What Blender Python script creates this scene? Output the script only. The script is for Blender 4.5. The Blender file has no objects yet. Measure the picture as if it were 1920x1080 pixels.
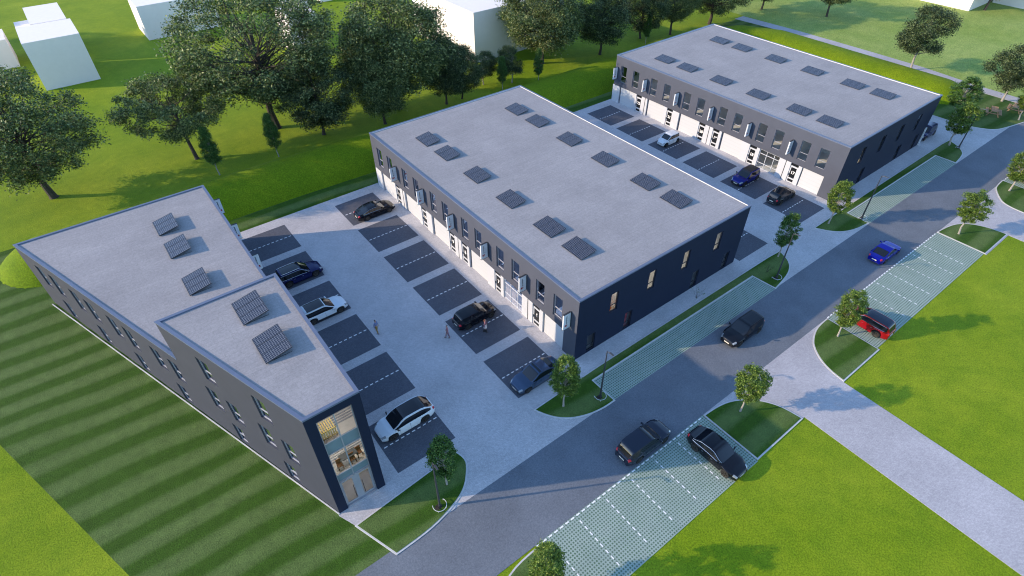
import bpy, bmesh, math, random
import numpy as np
from mathutils import Vector, Matrix
R = math.radians
scene = bpy.context.scene
col = scene.collection

# ------------------------------------------------------------------ camera, sky, sun, exposure
cam_d = bpy.data.cameras.new('camera'); cam = bpy.data.objects.new('camera', cam_d); col.objects.link(cam)
yaw, pit, rol = 0.92256, 0.72885, -0.004525
fw = Vector((math.cos(yaw)*math.cos(pit), math.sin(yaw)*math.cos(pit), -math.sin(pit)))
rt = Vector((math.sin(yaw), -math.cos(yaw), 0)); up = rt.cross(fw)
c_, s_ = math.cos(rol), math.sin(rol)
r2 = rt*c_ + up*s_; u2 = up*c_ - rt*s_
M = Matrix((( r2.x, u2.x, -fw.x, -26.026), (r2.y, u2.y, -fw.y, -24.923), (r2.z, u2.z, -fw.z, 40.84), (0, 0, 0, 1)))
cam.matrix_world = M
cam_d.sensor_width = 36; cam_d.lens = 1086.41/1920*36; cam_d.clip_end = 3000; cam_d.clip_start = 0.5
scene.camera = cam
SUN_EL, SUN_AZ = R(19.3), R(151.0)          # direction towards the sun, measured from +x
w = bpy.data.worlds.new('World'); scene.world = w; w.use_nodes = True
nt = w.node_tree; nt.nodes.clear()
sky = nt.nodes.new('ShaderNodeTexSky'); sky.sky_type = 'NISHITA'; sky.sun_disc = False
sky.sun_elevation = SUN_EL; sky.sun_rotation = R(299.0); sky.air_density = 1.0; sky.dust_density = 0.3; sky.ozone_density = 3.2
bg = nt.nodes.new('ShaderNodeBackground'); bg.inputs[1].default_value = 0.15
wo = nt.nodes.new('ShaderNodeOutputWorld'); nt.links.new(sky.outputs[0], bg.inputs[0]); nt.links.new(bg.outputs[0], wo.inputs[0])
sd = bpy.data.lights.new('sun', 'SUN'); sun = bpy.data.objects.new('sun', sd); col.objects.link(sun)
sd.energy = 2.2; sd.angle = R(0.5); sd.color = (1.0, 0.76, 0.52)
sdir = Vector((math.cos(SUN_AZ)*math.cos(SUN_EL), math.sin(SUN_AZ)*math.cos(SUN_EL), math.sin(SUN_EL)))
sun.rotation_euler = sdir.to_track_quat('Z', 'Y').to_euler(); sun.location = (-60, 40, 60)
scene.view_settings.view_transform = 'Standard'; scene.view_settings.look = 'None'
scene.view_settings.gamma = 1; scene.view_settings.exposure = 1.52
scene.render.engine = 'CYCLES'; scene.cycles.filter_width = 1.1

# ------------------------------------------------------------------ materials
MATS = {}
def nodes_of(name):
    m = bpy.data.materials.new(name); m.use_nodes = True; t = m.node_tree
    b = t.nodes['Principled BSDF']; MATS[name] = m
    return m, t, b
def N(t, kind, **kw):
    n = t.nodes.new(kind)
    for k, v in kw.items():
        if k.startswith('i_'): n.inputs[k[2:].replace('_', ' ')].default_value = v
        else: setattr(n, k, v)
    return n
def mixc(t, fac, a, b, mode='MIX'):
    n = t.nodes.new('ShaderNodeMix'); n.data_type = 'RGBA'; n.blend_type = mode
    for sock, v in ((n.inputs[0], fac), (n.inputs[6], a), (n.inputs[7], b)):
        if hasattr(v, 'is_linked'): t.links.new(v, sock)
        elif isinstance(v, (int, float)): sock.default_value = v
        else: sock.default_value = (*v, 1) if len(v) == 3 else v
    return n.outputs[2]
def ramp(t, src, stops):
    r = t.nodes.new('ShaderNodeValToRGB'); t.links.new(src, r.inputs[0]); e = r.color_ramp.elements
    e[0].position, e[0].color = stops[0][0], (*stops[0][1], 1)
    e[1].position, e[1].color = stops[-1][0], (*stops[-1][1], 1)
    for p, c in stops[1:-1]:
        x = e.new(p); x.color = (*c, 1)
    return r.outputs[0]
def coords(t, scale=(1, 1, 1), rot=(0, 0, 0)):
    tc = t.nodes.new('ShaderNodeTexCoord'); mp = t.nodes.new('ShaderNodeMapping')
    mp.inputs['Scale'].default_value = scale; mp.inputs['Rotation'].default_value = rot
    t.links.new(tc.outputs['Object'], mp.inputs[0]); return mp.outputs[0]
def noise(t, vec, scale, detail=3, rough=0.55):
    n = t.nodes.new('ShaderNodeTexNoise'); n.inputs['Scale'].default_value = scale
    n.inputs['Detail'].default_value = detail; n.inputs['Roughness'].default_value = rough
    t.links.new(vec, n.inputs['Vector']); return n.outputs[0]
def bump(t, b, h, strength=0.3, dist=0.02):
    n = t.nodes.new('ShaderNodeBump'); n.inputs['Strength'].default_value = strength; n.inputs['Distance'].default_value = dist
    t.links.new(h, n.inputs['Height']); t.links.new(n.outputs[0], b.inputs['Normal'])
def plain(name, color, rough=0.6, metal=0.0, var=0.08, vs=1.5, coat=0.0, spec=0.5):
    m, t, b = nodes_of(name)
    n = noise(t, coords(t), vs, 4)
    a = tuple(max(0, c*(1-var)) for c in color); c2 = tuple(c*(1+var) for c in color)
    t.links.new(ramp(t, n, [(0.3, a), (0.7, c2)]), b.inputs['Base Color'])
    b.inputs['Roughness'].default_value = rough; b.inputs['Metallic'].default_value = metal
    b.inputs['Coat Weight'].default_value = coat; b.inputs['Specular IOR Level'].default_value = spec
    return m
def grass(name, lo, hi, tip, stripes=False, fine=9.0):
    m, t, b = nodes_of(name)
    v = coords(t); big = noise(t, v, 0.06, 4, 0.6); med = noise(t, v, 1.1, 4, 0.7); fin = noise(t, v, fine, 3, 0.8)
    base = ramp(t, big, [(0.3, lo), (0.72, hi)])
    if stripes:
        wv = t.nodes.new('ShaderNodeTexWave'); wv.wave_type = 'BANDS'; wv.bands_direction = 'Y'; wv.wave_profile = 'SIN'
        wv.inputs['Scale'].default_value = 2*math.pi/20/2.75*1.0; wv.inputs['Distortion'].default_value = 3.2
        wv.inputs['Detail'].default_value = 1.5; wv.inputs['Detail Scale'].default_value = 0.5
        t.links.new(coords(t, (1, 1, 1), (0, 0, R(2.6))), wv.inputs['Vector'])
        f = ramp(t, wv.outputs[1], [(0.2, (0, 0, 0)), (0.6, (0.75,)*3), (0.95, (1, 1, 1))])
        base = mixc(t, f, lo, mixc(t, big, hi, tip))
        nf = ramp(t, med, [(0.3, (0.82, 0.82, 0.82)), (0.7, (1.15, 1.15, 1.15))]); base = mixc(t, 1.0, base, nf, 'MULTIPLY')
    f2 = ramp(t, fin, [(0.36, (0.62, 0.62, 0.62)), (0.66, (1.25, 1.25, 1.2))])
    base = mixc(t, 1.0, base, f2, 'MULTIPLY')
    if not stripes:
        mid = noise(t, v, 0.28, 5, 0.65); f4 = ramp(t, mid, [(0.36, (0.88, 0.93, 0.9)), (0.64, (1.1, 1.05, 1.1))]); base = mixc(t, 1.0, base, f4, 'MULTIPLY')
        f3 = ramp(t, med, [(0.35, (0.86, 0.9, 0.85)), (0.68, (1.12, 1.08, 1.1))]); base = mixc(t, 1.0, base, f3, 'MULTIPLY')
    t.links.new(base, b.inputs['Base Color']); b.inputs['Roughness'].default_value = 0.9; b.inputs['Specular IOR Level'].default_value = 0.15
    bump(t, b, fin, 0.9, 0.05)
    return m
grass('meadow_grass', (0.22, 0.31, 0.06), (0.30, 0.38, 0.11), (0.2, 0.3, 0.02), fine=4)
grass('lawn', (0.15, 0.24, 0.005), (0.245, 0.325, 0.018), (0.2, 0.3, 0.02), fine=8)
grass('bank_grass', (0.12, 0.20, 0.004), (0.165, 0.24, 0.006), (0.2, 0.3, 0.02), fine=7)
grass('mown_grass', (0.042, 0.098, 0.01), (0.076, 0.13, 0.03), (0.125, 0.185, 0.06), stripes=True, fine=10)
def paver(name, c1, c2, mort, bw, rh, rot=0.0, var=0.16, msize=0.012, gran=7.0):
    m, t, b = nodes_of(name)
    br = t.nodes.new('ShaderNodeTexBrick'); br.inputs['Scale'].default_value = 1; br.inputs['Brick Width'].default_value = bw
    br.inputs['Row Height'].default_value = rh; br.inputs['Mortar Size'].default_value = msize; br.inputs['Mortar Smooth'].default_value = 0.3
    for k, c in (('Color1', c1), ('Color2', c2), ('Mortar', mort)): br.inputs[k].default_value = (*c, 1)
    t.links.new(coords(t, (1, 1, 1), (0, 0, rot)), br.inputs['Vector'])
    v = coords(t); big = noise(t, v, 0.22, 5, 0.6); fin = noise(t, v, gran, 3, 0.85)
    o = mixc(t, 1.0, br.outputs[0], ramp(t, big, [(0.3, (1-var*.6,)*3), (0.7, (1+var*.6,)*3)]), 'MULTIPLY')
    o = mixc(t, 1.0, o, ramp(t, fin, [(0.3, (1-var,)*3), (0.7, (1+var,)*3)]), 'MULTIPLY')
    t.links.new(o, b.inputs['Base Color']); b.inputs['Roughness'].default_value = 0.85; b.inputs['Specular IOR Level'].default_value = 0.25
    bump(t, b, br.outputs[1], -0.25, 0.01)
    return m
paver('paving', (0.42, 0.41, 0.42), (0.49, 0.475, 0.485), (0.35, 0.345, 0.355), 0.21, 0.105, R(45), 0.22, 0.008, 9.0)
paver('bay_paving', (0.085, 0.092, 0.115), (0.105, 0.112, 0.135), (0.072, 0.078, 0.096), 0.2, 0.1, 0, 0.2, 0.008, 9.0)
paver('asphalt', (0.13, 0.148, 0.175), (0.14, 0.158, 0.185), (0.12, 0.138, 0.163), 0.21, 0.105, R(45), 0.25, 0.008, 8.0)
paver('path_paving', (0.36, 0.35, 0.37), (0.42, 0.41, 0.43), (0.31, 0.31, 0.325), 0.21, 0.105, R(45), 0.2, 0.008, 9.0)
paver('roofing', (0.268, 0.262, 0.27), (0.288, 0.28, 0.286), (0.24, 0.236, 0.244), 1.9, 0.42, 0, 0.16, 0.018, 6.0)
def grid_stone():
    m, t, b = nodes_of('grass_pavers')
    v = coords(t); sep = t.nodes.new('ShaderNodeSeparateXYZ'); t.links.new(v, sep.inputs[0])
    def mth(op, a, b_=None):
        n = t.nodes.new('ShaderNodeMath'); n.operation = op
        for i, q in enumerate((a, b_)):
            if q is None: continue
            if hasattr(q, 'is_linked'): t.links.new(q, n.inputs[i])
            else: n.inputs[i].default_value = q
        return n.outputs[0]
    px = mth('MULTIPLY', sep.outputs[0], math.pi/0.215); py = mth('MULTIPLY', sep.outputs[1], math.pi/0.215)
    a = mth('COSINE', px); c = mth('COSINE', py)
    s = mth('MULTIPLY', a, c)                       # staggered lattice of openings
    big = noise(t, v, 0.5, 4); fin = noise(t, v, 12, 2)
    stone = ramp(t, big, [(0.3, (0.25, 0.325, 0.285)), (0.7, (0.30, 0.375, 0.33))])
    stone = mixc(t, 1.0, stone, ramp(t, fin, [(0.3, (0.88,)*3), (0.7, (1.1,)*3)]), 'MULTIPLY')
    green = ramp(t, noise(t, v, 1.3, 4), [(0.35, (0.06, 0.125, 0.07)), (0.65, (0.1, 0.15, 0.12))])
    f = ramp(t, mth('ABSOLUTE', s), [(0.4, (0, 0, 0)), (0.72, (1, 1, 1))])
    t.links.new(mixc(t, f, stone, green), b.inputs['Base Color']); b.inputs['Roughness'].default_value = 0.9
grid_stone()
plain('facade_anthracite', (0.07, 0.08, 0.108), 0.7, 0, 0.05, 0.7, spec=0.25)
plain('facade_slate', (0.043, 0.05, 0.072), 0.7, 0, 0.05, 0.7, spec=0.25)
plain('facade_shade_navy', (0.006, 0.013, 0.036), 0.7, 0, 0.06, 0.8, spec=0.25)  # anthracite walls on the shaded sides, with the shade put into a darker base
plain('roof_trim', (0.1, 0.13, 0.2), 0.45, 0.0, 0.05)
plain('white_panel', (0.5, 0.53, 0.57), 0.55, 0, 0.03)
plain('frame_dark', (0.03, 0.034, 0.045), 0.5)
plain('frame_grey', (0.28, 0.29, 0.32), 0.5)
plain('interior_white', (0.82, 0.8, 0.76), 0.8, 0, 0.05)
plain('interior_floor', (0.6, 0.57, 0.54), 0.7, 0, 0.1)
plain('spandrel', (0.14, 0.2, 0.23), 0.3)
plain('kerb_concrete', (0.5, 0.5, 0.5), 0.8, 0, 0.1, 3)
plain('white_paint', (0.8, 0.8, 0.8), 0.7, 0, 0.06, 6)
plain('massing_white', (0.8, 0.74, 0.7), 0.85, 0, 0.02)
plain('bark', (0.055, 0.045, 0.038), 0.95, 0, 0.35, 6)
plain('pale_bark', (0.30, 0.28, 0.25), 0.9, 0, 0.3, 8)
plain('tyre_rubber', (0.012, 0.012, 0.013), 0.85)
plain('rim_alloy', (0.12, 0.11, 0.1), 0.35, 0.8)
plain('chrome', (0.7, 0.7, 0.72), 0.15, 1.0, 0.02)
plain('car_glass', (0.006, 0.008, 0.012), 0.05, 0, 0.02, coat=0.2, spec=0.5)
plain('car_interior', (0.02, 0.02, 0.022), 0.7)
plain('black_trim', (0.01, 0.01, 0.011), 0.4)
plain('headlamp', (0.3, 0.33, 0.36), 0.1, 0.3)
plain('red_lamp', (0.5, 0.01, 0.02), 0.2, coat=0.5)
plain('number_plate', (0.7, 0.68, 0.6), 0.4)
plain('lamp_metal', (0.06, 0.065, 0.075), 0.45, 0.4)
plain('lamp_lens', (0.55, 0.57, 0.6), 0.3)
plain('sign_white', (0.62, 0.66, 0.7), 0.4)
plain('sign_ink', (0.02, 0.025, 0.05), 0.5)
plain('sign_red', (0.30, 0.012, 0.03), 0.5)
plain('number_white', (0.8, 0.8, 0.8), 0.5)
plain('oak_wood', (0.38, 0.22, 0.12), 0.7, 0, 0.25, 5)
plain('soil', (0.03, 0.026, 0.02), 0.95)
plain('skin', (0.45, 0.26, 0.19), 0.6)
plain('hair_dark', (0.012, 0.009, 0.008), 0.7)
plain('hair_auburn', (0.18, 0.06, 0.035), 0.7)
plain('cloth_blue', (0.16, 0.2, 0.36), 0.85)
plain('cloth_mustard', (0.30, 0.19, 0.045), 0.85)
plain('cloth_pink', (0.35, 0.15, 0.17), 0.85)
plain('cloth_white', (0.6, 0.56, 0.55), 0.85)
plain('cloth_mauve', (0.22, 0.13, 0.17), 0.85)
plain('shoe_dark', (0.015, 0.015, 0.02), 0.6)
plain('orange_fabric', (0.75, 0.2, 0.02), 0.8)
plain('red_fabric', (0.45, 0.02, 0.02), 0.8)
plain('yellow_wood', (0.75, 0.55, 0.15), 0.6)
plain('brown_wood', (0.20, 0.075, 0.025), 0.6)
for nm, c_p, met in (('black', (0.004, 0.005, 0.009), 0.0), ('navy', (0.006, 0.01, 0.07), 0.3), ('white', (0.62, 0.66, 0.7), 0.0), ('steel_blue', (0.045, 0.075, 0.13), 0.4),
                     ('deep_blue', (0.003, 0.006, 0.24), 0.3), ('royal_blue', (0.006, 0.012, 0.16), 0.3), ('charcoal', (0.022, 0.026, 0.032), 0.4), ('graphite', (0.018, 0.024, 0.04), 0.2),
                     ('red', (0.27, 0.004, 0.01), 0.1), ('taupe', (0.12, 0.10, 0.10), 0.3)):
    plain('paint_'+nm, c_p, 0.16, met, 0.02, 1, coat=0.3, spec=0.25)
def solar_mat():
    m, t, b = nodes_of('solar_cells')
    br = t.nodes.new('ShaderNodeTexBrick'); br.offset = 0.0; br.inputs['Scale'].default_value = 1
    br.inputs['Brick Width'].default_value = 0.163; br.inputs['Row Height'].default_value = 0.163; br.inputs['Mortar Size'].default_value = 0.009; br.inputs['Mortar Smooth'].default_value = 0.1
    for k, c in (('Color1', (0.012, 0.015, 0.03)), ('Color2', (0.018, 0.021, 0.036)), ('Mortar', (0.2, 0.22, 0.26))): br.inputs[k].default_value = (*c, 1)
    t.links.new(coords(t), br.inputs['Vector']); t.links.new(br.outputs[0], b.inputs['Base Color'])
    b.inputs['Roughness'].default_value = 0.22
solar_mat()
def garage_mat():
    m, t, b = nodes_of('garage_white')
    wv = t.nodes.new('ShaderNodeTexWave'); wv.bands_direction = 'Z'; wv.inputs['Scale'].default_value = 2*math.pi/20/0.5
    wv.wave_profile = 'SAW'; t.links.new(coords(t), wv.inputs['Vector'])
    t.links.new(ramp(t, wv.outputs[1], [(0.0, (0.42, 0.44, 0.46)), (0.09, (0.5, 0.53, 0.56)), (1.0, (0.5, 0.53, 0.56))]), b.inputs['Base Color'])
    b.inputs['Roughness'].default_value = 0.5; bump(t, b, wv.outputs[1], 0.15, 0.01)
garage_mat()
def glass_mat(name, tint, refl=0.16):
    m = bpy.data.materials.new(name); m.use_nodes = True; t = m.node_tree; t.nodes.clear(); MATS[name] = m
    o = t.nodes.new('ShaderNodeOutputMaterial'); tr = t.nodes.new('ShaderNodeBsdfTransparent'); gl = t.nodes.new('ShaderNodeBsdfGlossy')
    fr = t.nodes.new('ShaderNodeFresnel'); fr.inputs[0].default_value = 1.33
    n = noise(t, coords(t), 0.4, 2); mr = ramp(t, n, [(0.3, tuple(c*0.95 for c in tint)), (0.7, tint)])
    t.links.new(mr, tr.inputs[0]); gl.inputs['Roughness'].default_value = 0.03; gl.inputs[0].default_value = (0.9, 0.93, 1, 1)
    ad = t.nodes.new('ShaderNodeMath'); ad.operation = 'ADD'; ad.use_clamp = True; ad.inputs[1].default_value = refl; t.links.new(fr.outputs[0], ad.inputs[0])
    mx = t.nodes.new('ShaderNodeMixShader'); t.links.new(ad.outputs[0], mx.inputs[0]); t.links.new(tr.outputs[0], mx.inputs[1]); t.links.new(gl.outputs[0], mx.inputs[2])
    t.links.new(mx.outputs[0], o.inputs[0])
def emit(name, c, st):
    m, t, b = nodes_of(name); b.inputs['Base Color'].default_value = (*c, 1); b.inputs['Emission Color'].default_value = (*c, 1); b.inputs['Emission Strength'].default_value = st
    t.links.new(ramp(t, noise(t, coords(t), 2, 1), [(0, tuple(x*.97 for x in c)), (1, c)]), b.inputs['Emission Color'])
emit('room_fill_glow', (1.0, 0.9, 0.78), 2.0)  # glow for the unseen panels added to brighten the rooms
glass_mat('window_glass', (0.86, 0.9, 0.92), 0.03); plain('door_glass', (0.012, 0.014, 0.016), 0.25, 0, 0.02, spec=0.3)
def leaf_mat(name, a, b_, c):
    m = bpy.data.materials.new(name); m.use_nodes = True; t = m.node_tree; t.nodes.clear(); MATS[name] = m
    o = t.nodes.new('ShaderNodeOutputMaterial'); g = t.nodes.new('ShaderNodeNewGeometry')
    cr = ramp(t, g.outputs['Random Per Island'], [(0.0, a), (0.55, b_), (1.0, c)])
    d = t.nodes.new('ShaderNodeBsdfPrincipled'); d.inputs['Roughness'].default_value = 0.55; d.inputs['Specular IOR Level'].default_value = 0.35; t.links.new(cr, d.inputs['Base Color'])
    tl = t.nodes.new('ShaderNodeBsdfTranslucent'); t.links.new(mixc(t, 1.0, cr, (1.2, 1.5, 0.5), 'MULTIPLY'), tl.inputs[0])
    mx = t.nodes.new('ShaderNodeMixShader'); mx.inputs[0].default_value = 0.22
    t.links.new(d.outputs[0], mx.inputs[1]); t.links.new(tl.outputs[0], mx.inputs[2]); t.links.new(mx.outputs[0], o.inputs[0])
leaf_mat('leaf_olive', (0.018, 0.036, 0.012), (0.082, 0.125, 0.042), (0.32, 0.35, 0.14))
leaf_mat('leaf_dark', (0.008, 0.02, 0.008), (0.04, 0.068, 0.027), (0.2, 0.25, 0.11))
leaf_mat('leaf_bright', (0.025, 0.065, 0.008), (0.09, 0.16, 0.022), (0.26, 0.34, 0.06))
leaf_mat('leaf_green', (0.016, 0.055, 0.01), (0.055, 0.13, 0.025), (0.14, 0.24, 0.055))

# ------------------------------------------------------------------ mesh helpers
class MB:
    def __init__(s): s.v = []; s.f = []
    def add(s, vs, fs):
        o = len(s.v); s.v += [tuple(v) for v in vs]; s.f += [tuple(i+o for i in f) for f in fs]; return s
    def box(s, x0, x1, y0, y1, z0, z1, m=None):
        vs = [Vector(p) for p in ((x0,y0,z0),(x1,y0,z0),(x1,y1,z0),(x0,y1,z0),(x0,y0,z1),(x1,y0,z1),(x1,y1,z1),(x0,y1,z1))]
        if m: vs = [m @ v for v in vs]
        return s.add(vs, [(0,3,2,1),(4,5,6,7),(0,1,5,4),(1,2,6,5),(2,3,7,6),(3,0,4,7)])
    def quad(s, a, b, c, d): return s.add([a, b, c, d], [(0,1,2,3)])
    def prism(s, pts, z0, z1, bottom=False):
        n = len(pts); vs = [(p[0], p[1], z0) for p in pts] + [(p[0], p[1], z1) for p in pts]
        fs = [tuple(range(n, 2*n))] + [(i, (i+1) % n, (i+1) % n+n, i+n) for i in range(n)]
        if bottom: fs.append(tuple(reversed(range(n))))
        return s.add(vs, fs)
    def tube(s, pts, rads, n=6, cap=True):
        pts = [Vector(p) for p in pts]; rings = []
        for i, p in enumerate(pts):
            d = (pts[min(i+1, len(pts)-1)] - pts[max(i-1, 0)]).normalized()
            a = d.orthogonal().normalized() if abs(d.z) > .98 else d.cross(Vector((0,0,1))).normalized(); b = d.cross(a).normalized()
            if abs(d.z) > .98: a = Vector((1,0,0)); b = d.cross(a).normalized(); a = b.cross(d)
            r = rads[i] if hasattr(rads, '__len__') else rads
            rings.append([p + (a*math.cos(2*math.pi*k/n) + b*math.sin(2*math.pi*k/n))*r for k in range(n)])
        vs = [v for ring in rings for v in ring]; fs = []
        for i in range(len(pts)-1):
            for k in range(n): fs.append((i*n+k, i*n+(k+1) % n, (i+1)*n+(k+1) % n, (i+1)*n+k))
        if cap: fs += [tuple(reversed(range(n))), tuple(range((len(pts)-1)*n, len(pts)*n))]
        return s.add(vs, fs)
    def mesh(s, name, mat, smooth=False):
        me = bpy.data.meshes.new(name); me.from_pydata(s.v, [], s.f)
        me.materials.append(MATS[mat])
        if smooth:
            me.polygons.foreach_set('use_smooth', [True]*len(me.polygons)); me.set_sharp_from_angle(angle=R(38))
        me.update(); return me
    def build(s, name, mat, parent=None, smooth=False, **k): return link(name, s.mesh(name, mat, smooth), parent, **k)
def link(name, me, parent=None, label=None, cat=None, group=None, kind=None, loc=None, rz=None):
    o = bpy.data.objects.new(name, me); col.objects.link(o)
    if parent: o.parent = parent
    tag(o, label, cat, group, kind)
    if loc: o.location = loc
    if rz is not None: o.rotation_euler = (0, 0, rz)
    return o
def tag(o, label=None, cat=None, group=None, kind=None):
    for k, v in (('label', label), ('category', cat), ('group', group), ('kind', kind)):
        if v: o[k] = v
def thing(name, label, cat, loc=(0,0,0), rz=0, group=None): return link(name, None, None, label, cat, group, None, loc, rz)
def copy_tree(o, parent=None):
    c = o.copy(); col.objects.link(c)
    if parent: c.parent = parent
    for ch in list(o.children): copy_tree(ch, c)
    return c
def offset_poly(pts, d):
    n = len(pts); out = []
    area = sum(pts[i][0]*pts[(i+1) % n][1]-pts[(i+1) % n][0]*pts[i][1] for i in range(n)); sg = 1 if area > 0 else -1
    for i in range(n):
        p0, p1, p2 = Vector(pts[i-1][:2]), Vector(pts[i][:2]), Vector(pts[(i+1) % n][:2])
        e1 = (p1-p0).normalized(); e2 = (p2-p1).normalized()
        n1 = Vector((e1.y, -e1.x))*sg; n2 = Vector((e2.y, -e2.x))*sg
        b = (n1+n2); b = b.normalized() if b.length > 1e-4 else n1
        k = d/max(0.45, b.dot(n1)); out.append((p1.x+b.x*k, p1.y+b.y*k))
    return out
def smooth_poly(pts, sharp=(), it=2):
    cur = [(p, i in sharp) for i, p in enumerate(pts)]
    for _ in range(it):
        new = []; n = len(cur)
        for i in range(n):
            (p, sh), (q, sh2) = cur[i], cur[(i+1) % n]
            if sh: new.append((p, True))
            else: new.append(((p[0]*.75+q[0]*.25, p[1]*.75+q[1]*.25), False))
            if sh2: continue
            a = .25 if not sh else .5
            new.append(((p[0]*a+q[0]*(1-a), p[1]*a+q[1]*(1-a)), False))
        cur = new
    return [p for p, _ in cur]

# ------------------------------------------------------------------ ground
g = MB(); g.quad((-900,-900,0),(1200,-900,0),(1200,1200,0),(-900,1200,0)); g.build('ground', 'lawn', kind='structure')
g = MB(); g.prism([(96, -5), (400, -60), (500, 300), (100, 120), (97.5, 52), (98.3, 30)], -0.05, 0.01); g.build('meadow', 'meadow_grass', kind='structure')
edge = lambda y: -43.1+(21.6-y)*0.35
g = MB(); g.prism([(edge(52), 52), (edge(40), 40), (edge(21.6), 21.6), (edge(4), 4), (edge(-6), -6), (edge(-18), -18), (-26, -18), (-20.5, -5.6), (-20.5, 0), (86, 0), (86, 5), (95, 5), (95, 52)], -0.05, 0.012)
g.build('mown_lawn', 'mown_grass', kind='structure')
rd = MB(); rd.prism([(-90, -11.2), (140, -11.2), (140, -9.5), (100, -7.0), (84, -5.3), (66, -5.3), (-90, -5.4)], -0.05, 0.02)
road = rd.build('road', 'asphalt', kind='structure')
pv = MB(); ZP = 0.024
for x0, x1, y0, y1 in ((-20.1, 0.3, 0.001, 39.1), (23.4, 43.7, 0.001, 39.1), (67.1, 84, 0.001, 39.1), (43.7, 67.1, 0.001, 0.6)): pv.prism([(x0,y0),(x1,y0),(x1,y1),(x0,y1)], -0.05, ZP)
pv.prism([(-23.7, -0.4), (-23.75,-0.75), (-23.05, -2.3), (-21.9, -5.45), (84, -5.4), (84, 0), (-19.85, 0), (-19.85, -0.4)], -0.05, ZP)
pav = pv.build('pavement', 'paving', kind='structure')
rg = MB()
for x0, x1 in ((4.6, 23.72), (47.3, 66.2)): rg.prism([(x0,-16.55),(x1,-16.55),(x1,-11.2),(x0,-11.2)], -0.05, ZP)
for x0, x1 in ((11.25, 17.4), (53.35, 59.95)): rg.prism([(x0,-90),(x1,-90),(x1,-16.55),(x0,-16.55)], -0.05, ZP)
rg.build('path', 'path_paving', kind='structure')
bp = MB(); bp.prism([(94.2, 52.3), (95.6, 38), (95.7, 22), (94.3, 12), (94.6, 4), (94.7, -6), (97.0, -6), (97.1, 4), (98.2, 14), (98.3, 24), (98.1, 39), (97.2, 52.3)], -0.05, 0.03)
bp.build('path', 'path_paving', kind='structure')
def grids(x0, x1, y0, y1, nm='parking_strip'):
    m = MB(); m.prism([(x0,y0),(x1,y0),(x1,y1),(x0,y1)], -0.05, 0.03); return m.build(nm, 'grass_pavers', kind='structure')
s1 = grids(-0.2, 23.5, -5.5, -2.86); s2 = grids(42.8, 66.1, -5.4, -2.7)
sA = grids(-13.65, 4.55, -16.7, -11.2); sC = grids(23.75, 47.3, -16.3, -11.2); sD = grids(66.2, 86, -16.3, -11.2)
def dashes(parent, segs, wd=0.1, ln=0.3, per=0.53, nm='marking', z=0.036):
    m = MB()
    for (ax, ay, bx, by) in segs:
        L = math.hypot(bx-ax, by-ay); dx, dy = (bx-ax)/L, (by-ay)/L; k = 0
        while k*per+ln <= L+0.01:
            a = k*per; b = a+ln; nx, ny = -dy*wd/2, dx*wd/2
            m.quad((ax+dx*a+nx, ay+dy*a+ny, z), (ax+dx*a-nx, ay+dy*a-ny, z), (ax+dx*b-nx, ay+dy*b-ny, z), (ax+dx*b+nx, ay+dy*b+ny, z)); k += 1
    return m.build(nm, 'white_paint', parent)
dashes(sA, [(-13.6, -11.32, 4.5, -11.32)], 0.11, 0.31, 0.53)
dashes(sC, [(23.8, -11.2, 47.2, -11.2)], 0.11, 0.31, 0.53)
dashes(sD, [(66.3, -11.2, 86, -11.2)], 0.11, 0.31, 0.53)
for i in range(6):
    x = 0.82-2.69*i; dashes(sA, [(x, -11.75, x, -16.2)], 0.09, 0.28, 0.535, z=0.035)
for i in range(7):
    x = 43.45-2.65*i; dashes(sC, [(x, -11.5, x, -16.1)], 0.09, 0.28, 0.56, z=0.035)
for i in range(5):
    x = 70+2.65*i; dashes(sD, [(x, -11.5, x, -16.1)], 0.09, 0.28, 0.56, z=0.035)
def bay(x0, x1, y0, y1):
    m = MB(); m.prism([(x0,y0),(x1,y0),(x1,y1),(x0,y1)], 0.0, 0.032)
    b = m.build('parking_bay', 'bay_paving', pav); dashes(b, [(x0+0.2, (y0+y1)/2, x1-0.1, (y0+y1)/2)], 0.1, 0.29, 0.515, z=0.04)
BY = [(-0.32, 4.98), (6.16, 11.58), (12.65, 17.97), (19.05, 24.45), (25.62, 30.93), (32.08, 37.4)]
for x0, x1 in ((-18.6, -13.28), (-6.74, -1.5), (24.4, 29.7), (36.38, 41.52)):
    for y0, y1 in BY: bay(x0, x1, y0, y1)
# grass verges with pale kerbs
def island(pts, name='grass_verge', sharp=(), it=2, k=0.13):
    pts = smooth_poly(pts, sharp, it)
    m = MB(); m.prism(pts, 0, 0.1); o = m.build(name, 'mown_grass', kind='structure')
    q = MB(); q.prism(offset_poly(pts, k), 0, 0.07); q.build('kerb', 'kerb_concrete', o); return o
island([(-23.0, -2.27), (-14.05, -1.58), (-13.75, -2.4), (-14.2, -3.3), (-15.3, -4.55), (-16.9, -5.2), (-19.0, -5.65), (-21.7, -5.72)], sharp=(0, 1, 7))
island([(-6.3, -2.2), (-5.85, -3.3), (-4.7, -4.5), (-3.2, -5.2), (-1.6, -5.5), (-0.34, -5.5), (-0.34, -2.72), (23.38, -2.72), (23.62, -5.4), (25.6, -5.1), (27.4, -4.6), (28.7, -3.6), (29.35, -2.1), (27.5, -1.98), (12, -1.98), (0.8, -2.0)],
       sharp=(0, 5, 6, 7, 8, 12, 13, 14, 15))
island([(36.8, -2.0), (37.4, -3.2), (38.6, -4.35), (40.3, -5.0), (42.62, -5.25), (42.62, -2.58), (66.2, -2.55), (66.28, -5.2), (69.1, -4.9), (70.3, -4.3), (71.4, -3.3), (72.2, -1.8), (70, -1.7), (50, -1.85)], sharp=(0, 4, 5, 6, 7, 11, 12, 13))
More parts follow.
